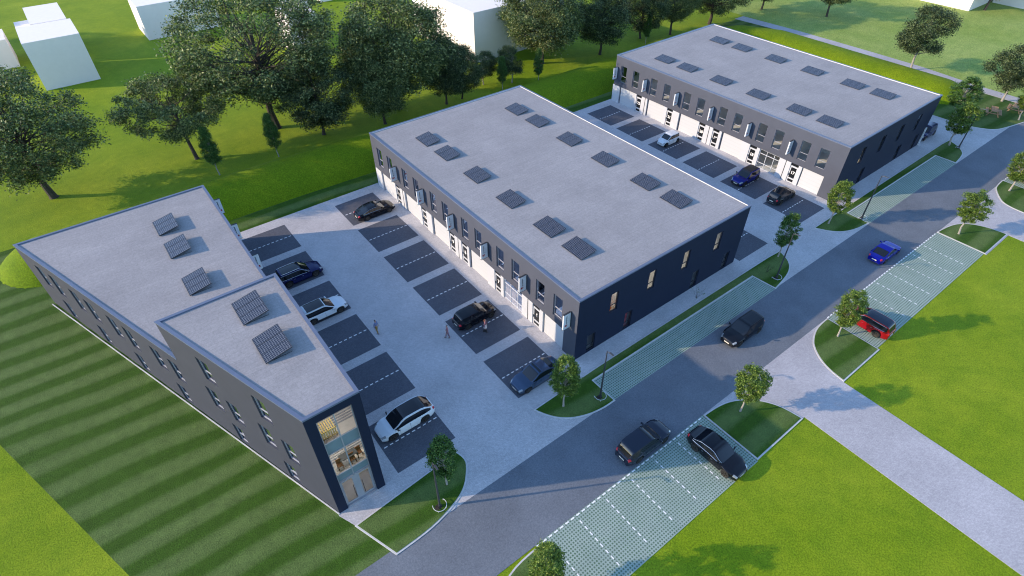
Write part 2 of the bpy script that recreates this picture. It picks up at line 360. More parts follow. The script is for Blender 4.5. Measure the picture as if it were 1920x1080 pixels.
island([(4.72, -11.4), (6.4, -11.45), (8.1, -12.0), (9.6, -13.15), (10.55, -14.7), (10.85, -16.45), (4.72, -16.5)], sharp=(0, 5, 6))
island([(23.6, -11.35), (21.9, -11.35), (20.3, -11.9), (19.2, -12.6), (18.15, -14.0), (17.7, -15.4), (17.6, -16.4), (23.6, -16.4)], sharp=(0, 6, 7))
island([(47.45, -11.3), (49.9, -11.5), (51.9, -12.5), (53.0, -14.4), (53.25, -16.3), (47.45, -16.3)], sharp=(0, 4, 5))
island([(66.05, -11.2), (64.4, -11.25), (63.2, -11.5), (61.5, -12.5), (60.4, -13.4), (60.0, -14.8), (60.0, -16.3), (66.05, -16.3)], sharp=(0, 6, 7))
island([(-13.8, -11.5), (-15.6, -11.5), (-17.5, -12.3), (-19, -13.6), (-19.6, -15.2), (-19.8, -16.6), (-13.8, -16.6)], sharp=(0, 5, 6))
island([(79.3, 39.2), (79.1, 3.5), (79.2, 1.2), (79.2, -0.4), (79.9, -2.4), (81.1, -4.2), (82.7, -4.95), (87.6, -6.0), (94.3, -7.0), (94.3, 5), (93, 39.2)], sharp=(0, 1, 7, 8, 9, 10))
k = MB(); ux, uy = -0.3320, 0.9433
a0, a1, b0, b1 = (-23.71, -0.66), (-23.63, -0.62), (-37.42, 38.35), (-37.5, 38.3)
k.prism([a0, a1, b0, b1], 0, 0.07)
k.build('kerb', 'kerb_concrete', kind='structure')
# earth bank that wraps the site
def bank():
    path = [(-36.3, 47.3), (-10, 47.6), (20, 46.6), (50, 46.6), (78, 46.6), (85, 44), (88.3, 38), (88.6, 7.5)]
    xs = np.arange(-44, 96, 0.6); ys = np.arange(0, 55, 0.6); X, Y = np.meshgrid(xs, ys); D = np.full(X.shape, 1e9)
    for (ax, ay), (bx, by) in zip(path[:-1], path[1:]):
        L2 = (bx-ax)**2+(by-ay)**2; t = np.clip(((X-ax)*(bx-ax)+(Y-ay)*(by-ay))/L2, 0, 1)
        D = np.minimum(D, np.hypot(X-ax-t*(bx-ax), Y-ay-t*(by-ay)))
    u = np.clip(D/5.3, 0, 1.3); Z = 2.15*(1-u**2.2)
    m = MB(); idx = -np.ones(X.shape, int)
    keep = u < 1.12
    for j in range(X.shape[0]):
        for i in range(X.shape[1]):
            if keep[j, i]: idx[j, i] = len(m.v); m.v.append((float(X[j, i]), float(Y[j, i]), float(max(Z[j, i], -0.25))))
    for j in range(X.shape[0]-1):
        for i in range(X.shape[1]-1):
            q = (idx[j, i], idx[j, i+1], idx[j+1, i+1], idx[j+1, i])
            if min(q) >= 0: m.f.append(q)
    me = m.mesh('bank', 'bank_grass'); me.polygons.foreach_set('use_smooth', [True]*len(me.polygons))
    link('bank', me, kind='structure')
bank()

# ------------------------------------------------------------------ buildings
def wall_holes(mb, P, L, z0, z1, holes, depth=0.22, d0=0.0):
    us = sorted({0, L, *[h[0] for h in holes], *[h[1] for h in holes]}); zs = sorted({z0, z1, *[h[2] for h in holes], *[h[3] for h in holes]})
    for a, b in zip(us[:-1], us[1:]):
        for c, d in zip(zs[:-1], zs[1:]):
            um, zm = (a+b)/2, (c+d)/2
            if any(h[0] < um < h[1] and h[2] < zm < h[3] for h in holes): continue
            mb.quad(P(a, d0, c), P(b, d0, c), P(b, d0, d), P(a, d0, d))
    for (a, b, c, d) in holes:
        i = d0-depth
        mb.quad(P(a,d0,c), P(b,d0,c), P(b,i,c), P(a,i,c)); mb.quad(P(a,d0,d), P(a,i,d), P(b,i,d), P(b,d0,d))
        mb.quad(P(a,d0,c), P(a,i,c), P(a,i,d), P(a,d0,d)); mb.quad(P(b,d0,c), P(b,d0,d), P(b,i,d), P(b,i,c))
def lbox(mb, P, u0, u1, d0, d1, z0, z1):
    vs = [P(u0,d0,z0),P(u1,d0,z0),P(u1,d1,z0),P(u0,d1,z0),P(u0,d0,z1),P(u1,d0,z1),P(u1,d1,z1),P(u0,d1,z1)]
    mb.add(vs, [(0,3,2,1),(4,5,6,7),(0,1,5,4),(1,2,6,5),(2,3,7,6),(3,0,4,7)])
def window(P, u0, u1, z0, z1, root, depth=0.2, mull=None, mat='frame_grey'):
    f = MB(); t = 0.055; a, b = -depth-0.04, -depth+0.04
    lbox(f, P, u0, u0+t, a, b, z0, z1); lbox(f, P, u1-t, u1, a, b, z0, z1); lbox(f, P, u0+t, u1-t, a, b, z0, z0+t); lbox(f, P, u0+t, u1-t, a, b, z1-t, z1)
    zm = z0+(z1-z0)*0.36 if mull is None else mull
    lbox(f, P, u0+t, u1-t, a+.005, b-.005, zm, zm+t)
    fr = f.build('window', mat, root)
    g_ = MB(); g_.quad(P(u0+t, -depth, z0+t), P(u1-t, -depth, z0+t), P(u1-t, -depth, z1-t), P(u0+t, -depth, z1-t)); g_.build('pane', 'window_glass', fr)
    return fr
def mapper(o, U, Nn):
    o, U, Nn = Vector((*o, 0)), Vector((*U, 0)), Vector((*Nn, 0))
    return lambda u, d, z: tuple(o+U*u+Nn*d+Vector((0, 0, z)))
def text_mesh(s, size, off=0.02):
    c = bpy.data.curves.new('number', 'FONT'); c.body = s; c.size = size; c.align_x = 'CENTER'; c.align_y = 'CENTER'; c.extrude = 0.006; c.offset = off
    o = bpy.data.objects.new('number', c); col.objects.link(o); bpy.context.view_layer.update()
    me = bpy.data.meshes.new_from_object(o.evaluated_get(bpy.context.evaluated_depsgraph_get())); bpy.data.objects.remove(o); bpy.data.curves.remove(c)
    me.materials.clear(); me.materials.append(MATS['number_white']); return me
DOORS = [(5.12, 6.15), (11.37, 12.4), (17.5, 18.55), (19.95, 21.0), (26.0, 27.05), (32.25, 33.3)]
GAR = [(1.68, 4.5), (13.72, 16.85), (21.3, 24.5), (27.75, 30.85), (33.6, 36.8)]
PAN = [(4.62, 5.09), (6.18, 6.84), (6.94, 7.85), (10.88, 11.34), (12.43, 13.68), (17.1, 17.47), (18.58, 19.15), (19.26, 19.92), (21.03, 21.27), (24.76, 25.97), (27.08, 27.72), (31.06, 31.44), (31.56, 32.22), (33.33, 33.57), (37.0, 38.5)]
WHI = [3.27, 5.77, 9.51, 12.0, 15.78, 18.26, 22.06, 24.57, 28.31, 30.91, 34.58, 37.18]
def facade(root, P, L=38.57, H=7.5, numbers=None, sc=1.0, detail=True):
    ws = [(h-1.22, h) for h in WHI]; w_ = MB()
    wall_holes(w_, P, L, 2.76, H, [(a, b, 3.5, 6.08) for a, b in ws])
    w_.quad(P(1.65, 0, 2.76), P(L, 0, 2.76), P(L, -0.25, 2.76), P(1.65, -0.25, 2.76))
    w_.quad(P(0,0,0), P(1.65,0,0), P(1.65,0,2.76), P(0,0,2.76)); w_.quad(P(1.65,0,0), P(1.65,-.25,0), P(1.65,-.25,2.76), P(1.65,0,2.76))
    w_.quad(P(1.65,-.24,0), P(7.85,-.24,0), P(7.85,-.24,2.76), P(1.65,-.24,2.76)); w_.quad(P(10.85,-.24,0), P(L,-.24,0), P(L,-.24,2.76), P(10.85,-.24,2.76))
    w_.build('wall', 'facade_anthracite', root)
    for a, b in ws: window(P, a, b, 3.5, 6.08, root)
    for a, b in GAR:
        m = MB(); lbox(m, P, a, b, -0.235, -0.16, 0.03, 2.7); m.build('garage_door', 'garage_white', root)
    for a, b in PAN: p_ = MB(); lbox(p_, P, a, b, -0.23, 0.0, 0.02, 2.74); p_.build('wall_panel', 'white_panel', root)
    for j, (a, b) in enumerate(DOORS):
        m = MB(); t = 0.13
        for q in ((a, a+t, .02, 2.35), (b-t, b, .02, 2.35), (a+t, b-t, .02, .14), (a+t, b-t, .5, .68), (a+t, b-t, 2.15, 2.35)): lbox(m, P, q[0], q[1], -0.2, -0.1, q[2], q[3])
        d = m.build('door', 'white_panel', root)
        gl = MB()
        for z0, z1 in ((.14, .5), (.68, 2.15)): gl.quad(P(a+t,-.14,z0), P(b-t,-.14,z0), P(b-t,-.14,z1), P(a+t,-.14,z1))
        gl.quad(P(a,-.12,2.37), P(b,-.12,2.37), P(b,-.12,2.73), P(a,-.12,2.73))
        gl.build('door_pane', 'door_glass', d)
        h = MB(); lbox(h, P, b-0.1, b-0.06, -0.1, -0.03, 0.95, 1.25); h.build('handle', 'frame_dark', d)
        if numbers:
            me = text_mesh(numbers[j], 0.62 if len(numbers[j]) == 1 else 0.56); o = link('number', me, d)
            c0 = Vector(P((a+b)/2, -0.12, 1.42)); U = (Vector(P(1,0,0))-Vector(P(0,0,0)))*-1; Z = Vector((0,0,1)); Nn = U.cross(Z)
            o.matrix_basis = Matrix(((U.x, Z.x, Nn.x, c0.x), (U.y, Z.y, Nn.y, c0.y), (U.z, Z.z, Nn.z, c0.z), (0,0,0,1)))
    # shop front
    a, b = 7.85, 10.85; m = MB(); t = 0.06
    for u in (a, 8.63, 9.75, b-t): lbox(m, P, u, u+t, -0.2, -0.12, 0.02, 2.74)
    for z in (0.04, 0.78, 2.1, 2.66): lbox(m, P, a, b, -0.195, -0.125, z, z+t)
    sf = m.build('shop_window', 'white_panel', root)
    gl = MB(); gl.quad(P(a,-.16,.04), P(b,-.16,.04), P(b,-.16,2.7), P(a,-.16,2.7)); gl.build('pane', 'window_glass', sf)
    for u in (6.89, 19.2, 31.5):
        m = MB(); lbox(m, P, u-.04, u+.04, -0.12, 0.02, 0.02, 2.74); m.build('downpipe', 'frame_dark', root)
    return root
def interior(root, P, L, z1, depth=5.0, n=6, floors=(0.06, 3.1), tail='interior'):
    m = MB(); us = [0.3+(L-0.6)*i/n for i in range(n+1)]
    m.quad(P(0.3,-depth,0.03), P(L-.3,-depth,0.03), P(L-.3,-depth,z1), P(0.3,-depth,z1))
    for u in us[1:-1]: m.quad(P(u,-.26,0.03), P(u,-depth,0.03), P(u,-depth,z1), P(u,-.26,z1))
    for zz in floors[1:]: m.quad(P(0.3,-.26,zz-.25), P(L-.3,-.26,zz-.25), P(L-.3,-depth,zz-.25), P(0.3,-depth,zz-.25))
    m.build(tail, 'interior_white', root)
    f = MB()
    for zz in floors: f.quad(P(0.3,-.26,zz), P(L-.3,-.26,zz), P(L-.3,-depth,zz), P(0.3,-depth,zz))
    f.build('floor', 'interior_white', root)
def roof_rect(root, pts, H, trim=0.22, par=0.1):
    m = MB(); inner = offset_poly(pts, -trim); m.prism(inner, H-0.4, H-par, True); m.build('roof', 'roofing', root)
    e = MB(); outer = offset_poly(pts, 0.03); n = len(pts)
    vs = [(*p, H) for p in outer]+[(*p, H) for p in inner]+[(*p, H-.14) for p in outer]+[(*p, H-.3) for p in inner]+[(*p, H-.14) for p in offset_poly(pts, -0.01)]
    fs = []
    for i in range(n):
        j = (i+1) % n; fs += [(i, j, n+j, n+i), (2*n+i, 2*n+j, j, i), (4*n+i, 4*n+j, 2*n+j, 2*n+i)]
    e.add(vs, fs); e.build('roof_edge', 'roof_trim', root)
    pl = MB(); pl.add(vs[n:2*n]+vs[3*n:4*n], [(i, (i+1) % n, n+(i+1) % n, n+i) for i in range(n)]); pl.build('parapet_lining', 'white_panel' if root is not b1 else 'roof_trim', root)
def side_wall(root, P, L, up_w, low_w, H=7.5, mat='facade_shade_navy'):
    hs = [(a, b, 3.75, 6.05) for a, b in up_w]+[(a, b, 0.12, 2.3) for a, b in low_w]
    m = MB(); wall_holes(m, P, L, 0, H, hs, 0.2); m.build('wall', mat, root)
    for a, b, c, d in hs: window(P, a, b, c, d, root, 0.15, c+0.7, 'frame_dark')
UPW = [(4.0, 4.95), (8.95, 9.9), (13.85, 14.8), (18.8, 19.75)]; LOW = [(1.5, 2.5), (6.35, 7.35), (16.2, 17.2), (21.3, 22.25)]
b1 = None
def unit_building(name, label, o, rz, LX, LY, numbers, orange=False):
    root = thing(name, label, 'commercial building', (*o, 0), rz); H = 7.5
    Pf = mapper((0, 0), (0, 1), (-1, 0)); facade(root, Pf, LY, H, numbers); interior(root, Pf, LY, 7.1)
    Pb = mapper((LX, LY), (0, -1), (1, 0)); facade(root, Pb, LY, H, None); interior(root, Pb, LY, 7.1)
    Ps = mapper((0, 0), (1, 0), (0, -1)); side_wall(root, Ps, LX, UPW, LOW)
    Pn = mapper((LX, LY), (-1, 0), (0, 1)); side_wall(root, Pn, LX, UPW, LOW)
    m = MB()
    for z in (0.05, 3.1): m.box(5.02, LX-5.02, 0.25, LY-.25, z-.05, z)
    for x in (7.7, 12.3, 17.6): m.box(x, x+.1, 0.25, 4.5, .05, 7.1)
    m.box(5.02, LX-5.02, 4.5, 4.6, 0.05, 7.1); m.build('inner_wall', 'interior_white', root)
    roof_rect(root, [(0, 0), (LX, 0), (LX, LY), (0, LY)], H)
    return root, Ps
b2, Ps2 = unit_building('business_unit_building', 'middle anthracite building with doors numbered 6 to 11 and a flat grey roof', (0, 0), 0, 23.7, 38.57, ['6','7','8','9','10','11'])
b3, Ps3 = unit_building('business_unit_building', 'far right anthracite building with doors numbered 17 to 22', (43.42, 0.249), 0.0096, 24.0, 38.35, ['17','18','19','20','21','22'])
m = MB(); m.box(4.05, 4.75, 0.5, 1.2, 3.5, 3.95); m.box(4.05, 4.2, 0.5, 1.2, 3.95, 4.6); m.box(4.05, 4.75, 1.1, 1.25, 3.95, 4.5)
for x in (4.1, 4.7): m.box(x, x+.06, .55, .6, 3.1, 3.5); m.box(x, x+.06, 1.1, 1.15, 3.1, 3.5)
m.build('armchair', 'orange_fabric', b2)
m = MB(); m.box(6.9, 7.3, 0.5, 0.62, 0.06, 2.0); m.box(6.5, 6.9, 0.9, 1.0, 0.06, 1.6); m.build('banner_stand', 'red_fabric', b2)

# corner building (wedge plan, taller glazed end)
W0, W1 = Vector((-23.6, -0.6)), Vector((-37.25, 38.55)); Lw = (W1-W0).length; Uw = (W1-W0)/Lw; Nw = Vector((-Uw.y, Uw.x)); XE = -19.85; HL, HH = 7.5, 11.5; YS = 14.0
sS = (YS-W0.y)/Uw.y; WS = W0+Uw*sS
b1 = thing('office_building', 'wedge-plan anthracite corner building with tall glazed end, beside the striped lawn', 'office building')
Pw = mapper(W0, Uw, Nw)
hi = [(4.15, 5.45, 7.72, 10.2), (10.2, 11.52, 7.72, 10.2)]; mid = [(2.85, 4.1, 3.7, 6.22), (5.3, 6.57, 3.7, 6.22), (8.95, 10.2, 3.7, 6.22), (11.4, 12.66, 3.7, 6.22)]
low = [(4.1, 5.3, 0.15, 2.42), (10.15, 11.38, 0.15, 2.42)]
tops = [17.53, 20.05, 24.02, 26.48, 30.15, 32.68, 36.3, 38.79]; lows = [25.06, 31.25, 37.5, 18.8]
hl = [(t-1.25, t, 3.75, 6.27) for t in tops]+[(t-1.22, t, 0.15, 2.45) for t in lows]
m = MB(); wall_holes(m, Pw, sS, 0, HH, hi+mid+low, 0.22)
Pw2 = mapper(WS, Uw, Nw); hl2 = [(a-sS, b-sS, c, d) for a, b, c, d in hl]; wall_holes(m, Pw2, Lw-sS, 0, HL, hl2, 0.22)
m.quad((W1.x, W1.y, 0), (XE, W1.y, 0), (XE, W1.y, HL), (W1.x, W1.y, HL))
m.quad((WS.x, YS, HL-.3), (XE, YS, HL-.3), (XE, YS, HH), (WS.x, YS, HH))
m.quad((XE, W0.y+.3, 7.3), (XE, YS, 7.3), (XE, YS, HH), (XE, W0.y+.3, HH))
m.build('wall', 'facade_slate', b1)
for h in hi+mid+low: window(Pw, *h, b1, 0.17)
for h in hl2: window(Pw2, *h, b1, 0.17)
Pe = mapper((XE, 38.55), (0, -1), (1, 0)); facade(b1, Pe, 38.85, 7.5)
# interior slabs of the wedge
m = MB(); ins = [(W0.x+.45, W0.y+.35), (XE-.26, W0.y+.35), (XE-.26, 38.2), (W1.x+.6, 38.2)]
for z in (0.05, 3.75): m.prism(ins, z-.2, z)
m.prism([(W0.x+.45, W0.y+.35), (XE-.26, W0.y+.35), (XE-.26, YS-.2), (WS.x+.4, YS-.2)], 7.35, 7.55)
m.build('floor', 'interior_floor', b1)
m = MB()
for s in (7.6, 14, 22.2, 28.3, 34.5):
    p = W0+Uw*s; m.box(p.x+.45, XE-.3, p.y, p.y+.1, 0.06, 7.1 if s > 14 else 11.1)
m.quad((-24.4, 3.2, .05), (XE-.26, 3.2, .05), (XE-.26, 3.2, 11.2), (-24.4, 3.2, 11.2)); m.build('inner_wall', 'interior_white', b1)
# glazed end: navy surround, glass, floors
m = MB(); y0, y1 = -0.6, -0.28; gx0, gx1 = -22.93, -20.5
m.box(-23.62, gx0, y0, y1, 0, 11.5-.14); m.box(gx1, XE, y0, y1, 0, 11.5-.14); m.box(gx0, gx1, y0, y1, 10.66, 11.5-.14)
m.build('portal_surround', 'facade_shade_navy', b1)
m = MB(); m.box(XE-.01, XE, -.6, .3, 0, 11.3); m.build('wall', 'facade_shade_navy', b1)
m = MB(); t = .07; y = -0.36
for x in (gx0, gx1-t): m.box(x, x+t, y-.05, y+.05, 0.1, 10.66)
m.box(-21.78, -21.70, y-.05, y+.05, 3.2, 10.66)
for z in (10.6, 7.93, 6.72, 4.1, 3.3): m.box(gx0+t, gx1-t, y-.045, y+.045, z, z+.06)
m.box(gx0, gx1, -.6, -.3, 0.0, 0.12)
cw = m.build('curtain_wall', 'frame_grey', b1)
m = MB()
for z0, z1 in ((4.16, 6.72), (7.99, 10.6)): m.quad((gx0,y,z0),(gx1,y,z0),(gx1,y,z1),(gx0,y,z1))
m.build('pane', 'window_glass', cw)
for z0, z1 in ((3.36, 4.1), (6.78, 7.93)): m = MB(); m.quad((gx0,y-.01,z0),(gx1,y-.01,z0),(gx1,y-.01,z1),(gx0,y-.01,z1)); m.build('spandrel', 'spandrel', cw)
for a, b in ((-22.86, -21.85), (-21.55, -20.58)):
    m = MB(); t = .12
    for q in ((a, a+t, .12, 3.2), (b-t, b, .12, 3.2), (a+t, b-t, .12, .3), (a+t, b-t, 3.05, 3.2)): m.box(q[0], q[1], y-.05, y+.03, q[2], q[3])
    d = m.build('door', 'frame_grey', b1); gl = MB(); gl.quad((a+t,y,.3),(b-t,y,.3),(b-t,y,3.05),(a+t,y,3.05)); gl.build('pane', 'window_glass', d)
    h = MB(); hx = b-.2 if a < -22 else a+.2; h.tube([(hx, y-.12, .6), (hx, y-.12, 2.2)], .025); h.build('handle', 'frame_dark', d)
m = MB(); m.box(-21.85, -21.55, y-.05, y+.05, .12, 3.3); m.build('door_post', 'frame_grey', cw)
# things seen behind the end glass
m = MB()
for i in range(7): m.box(-22.75+i*.15, -22.68+i*.15, .15, .22, 7.6, 8.45)
m.box(-22.8, -21.7, .22, .26, 7.62, 7.72); m.box(-22.8, -21.7, .22, .26, 8.3, 8.4)
for i in range(7): m.box(-22.75+i*.15, -22.68+i*.15, .22, 1.1, 8.38, 8.44)
m.build('rack', 'yellow_wood', b1)
m = MB(); m.box(-22.2, -20.9, .2, .8, 4.47, 4.51)
for x in (-22.15, -20.98):
    for yy in (.24, .72): m.box(x, x+.04, yy, yy+.04, 3.76, 4.47)
m.build('desk', 'frame_dark', b1)
for x, yy in ((-22.5, .1), (-21.55, .05), (-20.95, .25)):
    m = MB(); m.box(x, x+.38, yy, yy+.38, 4.15, 4.22); m.box(x, x+.38, yy+.33, yy+.38, 4.22, 4.65)
    for a in (0, .33):
        for b in (0, .33): m.box(x+a, x+a+.05, yy+b, yy+b+.05, 3.76, 4.15)
    m.build('chair', 'brown_wood', b1)
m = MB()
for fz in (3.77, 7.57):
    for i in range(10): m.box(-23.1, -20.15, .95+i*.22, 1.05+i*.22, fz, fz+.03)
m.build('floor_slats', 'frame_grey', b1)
for z in (7.1, 11.0):
    m = MB(); m.box(-22.7, -20.8, .3, 2.6, z-.02, z); m.build('fill_light_panel', 'room_fill_glow', b1)  # added out of view to lift the dark storeys behind the glass
for x0, x1 in ((3.6, 4.8), (8.9, 10.0), (13.8, 14.9), (18.7, 19.8)): m = MB(); m.box(x0, x1, .5, 3.8, 7.02, 7.04); m.build('fill_light_panel', 'room_fill_glow', b2)  # unseen glow panels added to brighten the side-window rooms
m = MB(); m.box(-22.3, -21.2, .5, 1.6, 3.48, 3.5); m.build('fill_light_panel', 'room_fill_glow', b1)  # smaller unseen panel added to brighten the ground floor behind the doors
roof_rect(b1, [(W0.x, W0.y), (XE, W0.y), (XE, YS), (WS.x, YS)], HH)
roof_rect(b1, [(WS.x, YS+.02), (XE+.0, YS+.02), (XE+.0, 38.55), (W1.x, W1.y)], HL)

# blade signs -----------------------------------------------------------------
def make_sign():
    r = thing('blade_sign', 'sign', 'sign', group='white blade signs on the unit fronts')
    m = MB(); m.box(-0.92, -0.12, -0.075, 0.075, 0, 1.8); pn = m.build('sign_panel', 'sign_white', r)
    m = MB(); m.box(-0.95, -0.1, -0.085, 0.085, 1.8, 1.84); m.box(-0.95, -0.1, -0.085, 0.085, -0.04, 0.0); m.box(-.12, -.08, -.085, .085, 0, 1.8)
    m.box(-0.08, 0, -0.03, 0.03, 0.2, 0.28); m.box(-0.08, 0, -0.03, 0.03, 1.5, 1.58); m.build('bracket', 'frame_dark', r)
    rnd = random.Random(4); m = MB(); m2 = MB(); m3 = MB()
    for sy, s in ((-0.078, -1), (0.078, 1)):
        z = 0.62
        while z < 1.55:
            h = rnd.uniform(.035, .07); w_ = rnd.choice((.07, .1, .1, .13)); m.box(-.62, -.62+w_, min(sy, sy+.002*s), max(sy, sy+.002*s), z, z+h); z += h+.018
        z = 0.62
        while z < 1.3:
            h = rnd.uniform(.03, .05); m2.box(-.42, -.38, min(sy, sy+.002*s), max(sy, sy+.002*s), z, z+h); z += h+.03
        ys = (min(sy, sy+.003*s), max(sy, sy+.003*s))
        m3.box(-.76, -.6, *ys, .3, .52); m3.box(-.57, -.45, *ys, .38, .52); m3.box(-.57, -.5, *ys, .3, .35)
    m.build('lettering', 'sign_ink', r); m2.build('small_lettering', 'frame_grey', r); m3.build('logo', 'sign_red', r)
    return r
sg = make_sign(); first = True
def put_sign(x, y, z, rz, label):
    global first
    o = sg if first else copy_tree(sg); first = False
    o.location = (x, y, z); o.rotation_euler = (0, 0, rz); o['label'] = label; return o
for i, n in enumerate(('nearest the road', 'second from the road', 'third from the road', 'fourth from the road', 'fifth from the road', 'farthest from the road')):
    put_sign(0, 0.87+6.27*i, 3.92, 0, 'white blade sign with red logo on the middle building, %s' % n)
ca, sa = math.cos(0.0096), math.sin(0.0096)
for i, n in enumerate(('nearest the road', 'second from the road', 'third from the road', 'fourth from the road', 'fifth from the road', 'farthest from the road')):
    v = 6.85+6.2*i; put_sign(43.42-sa*v, 0.249+ca*v, 3.92, 0.0096, 'white blade sign on the far right building, %s' % n)
for y, lb in ((37.9, 'farthest'), (31.95, 'middle one'), (25.6, 'nearest')):
    put_sign(XE, y, 3.92, math.pi, 'white blade sign poking past the low wedge roof, %s of three' % lb)

# solar arrays ------------------------------------------------------------------
def make_array():
    r = thing('solar_array', 'x', 'solar array', group='tilted solar arrays on the flat roofs')
    a = math.atan2(0.25, 1.9); M0 = Matrix.Translation((-.97, 0, .06)) @ Matrix.Rotation(-a, 4, 'Y')
    for i in range(3):
        m = MB(); y0 = -1.37+i*.92; m.box(0, 1.92, y0, y0+.9, 0, .035, None); me = m.mesh('panel', 'solar_cells')
        o = link('panel', me, r); o.matrix_basis = M0
        f = MB()
        for q in ((-.012, 1.932, y0-.012, y0+.012), (-.012, 1.932, y0+.888, y0+.912)): f.box(q[0], q[1], q[2], q[3], -.005, .042)
        for x in (-.012, 1.908): f.box(x, x+.024, y0+.012, y0+.888, -.004, .041)
        f.build('panel_frame', 'frame_dark', o)
    for y in (-1.3, 0, 1.28):
        m = MB(); m.box(-.95, .88, y, y+.04, 0, .03); m.box(.82, .86, y, y+.04, .03, .27); m.box(-.93, -.9, y, y+.04, .03, .06); m.build('mount', 'chrome', r)
    return r
sa0 = make_array(); used = False
def put_array(x, y, z, rz, label):
    global used
    o = sa0 if not used else copy_tree(sa0); used = True
    o.location = (x, y, z); o.rotation_euler = (0, 0, rz); o['label'] = label; return o
ordn = ['first', 'second', 'third', 'fourth', 'fifth', 'sixth']
YA = [5.45, 9.75, 15.95, 22.1, 28.25, 32.6]
for i, y in enumerate(YA):
    put_array(4.85, y, 7.37, 0, 'solar array on the middle roof, %s from the road, row nearer the numbered doors' % ordn[i])
    put_array(18.45, y, 7.37, 0, 'solar array on the middle roof, %s from the road, row away from the numbered doors' % ordn[i])
for i, y in enumerate(YA):
    for xo, w_ in ((4.3, 'row above the numbered doors'), (17.75, 'row by the grass bank')):
        v = y-.3; put_array(43.42+xo*ca-v*sa, .249+xo*sa+v*ca, 7.37, .0096, 'solar array on the far right roof, %s from the road, %s' % (ordn[i], w_))
for (x, y, z), lb in zip(((-24.9, 32.95, 7.37), (-24.9, 28.5, 7.37), (-24.9, 22.2, 7.37), (-22.75, 11.1, 11.37), (-22.75, 6.6, 11.37)),
    ('farthest array on the low roof of the wedge building', 'middle array of three on the low roof of the wedge building', 'nearest array of three on the low roof of the wedge building', 'array on the raised roof of the wedge building, nearer the roof step', 'array on the raised roof of the wedge building, nearer the glazed end')):
    put_array(x, y, z, 0, lb).scale = (1, 1, 1.55)

# plain white neighbouring buildings ----------------------------------------------
def block(x0, x1, y0, y1, h, label, extra=None):
    r = thing('white_block_building', label, 'building', ((x0+x1)/2, (y0+y1)/2, 0), 0, 'plain white neighbouring buildings')
    hx, hy = (x1-x0)/2, (y1-y0)/2
    m = MB(); m.add([(-hx,-hy,0),(hx,-hy,0),(hx,hy,0),(-hx,hy,0),(-hx,-hy,h-.02),(hx,-hy,h-.02),(hx,hy,h-.02),(-hx,hy,h-.02)], [(0,1,5,4),(1,2,6,5),(2,3,7,6),(3,0,4,7)])
    if extra: m.box(*extra)
    m.build('wall', 'massing_white', r); q = MB(); q.prism([(-hx,-hy),(hx,-hy),(hx,hy),(-hx,hy)], h-.02, h); q.build('roof', 'massing_white', r)
block(-31.0, -22.65, 100.9, 111.0, 7.85, 'large plain white block at far left with its wide grey face towards us')
block(-28.9, -23.1, 114.9, 127.5, 7.0, 'white flat block with a lower step, behind the large left block', extra=(-5.4, -2.9, 0.5, 5.5, 0, 5.0))
block(-46, -33.5, 116.7, 124, 4.9, 'white block cut off by the left edge of the view')
block(-11.1, 3.5, 117.0, 126.2, 6.4, 'long white block left of and behind the tallest spreading tree')
block(9.5, 14.87, 90.5, 97.5, 7.05, 'small white block directly right of the tallest spreading tree')
block(12.2, 16.45, 97.6, 101.5, 7.1, 'narrow white block rising behind the small block right of the tallest tree')
block(27.2, 32.0, 120, 127, 4, 'small white block at the top edge, right of the tallest tree')
block(34.45, 56, 65.9, 88, 8.9, 'biggest white block, between the two large dark trees at top centre')
block(140.1, 156, 23.4, 48, 6, 'white block at top right with a bright sunlit side')
block(151.5, 166, 14.5, 22.9, 6, 'white block beyond the top right trunk, with its face in shade')
block(105, 120, 84, 96, 5, 'small distant white block showing behind the trees at top centre')

# ------------------------------------------------------------------ trees
def leaf_mesh(name, centers, sizes, mat, rng, flat=0.5):
    n = len(centers); nrm = rng.normal(size=(n, 3)); nrm[:, 2] = np.abs(nrm[:, 2])+flat; nrm /= np.linalg.norm(nrm, axis=1)[:, None]
    a = np.cross(nrm, rng.normal(size=(n, 3))); a /= np.linalg.norm(a, axis=1)[:, None]; b = np.cross(nrm, a)
    s = sizes[:, None]; V = np.stack([centers-a*s, centers-b*s*.55+nrm*s*.12, centers+a*s, centers+b*s*.55+nrm*s*.12], 1).reshape(-1, 3)
    me = bpy.data.meshes.new(name); me.vertices.add(4*n); me.vertices.foreach_set('co', V.ravel()); me.loops.add(4*n); me.loops.foreach_set('vertex_index', np.arange(4*n))
    me.polygons.add(n); me.polygons.foreach_set('loop_start', np.arange(n)*4); me.polygons.foreach_set('loop_total', np.full(n, 4)); me.materials.append(MATS[mat]); me.update(); me.validate(); return me
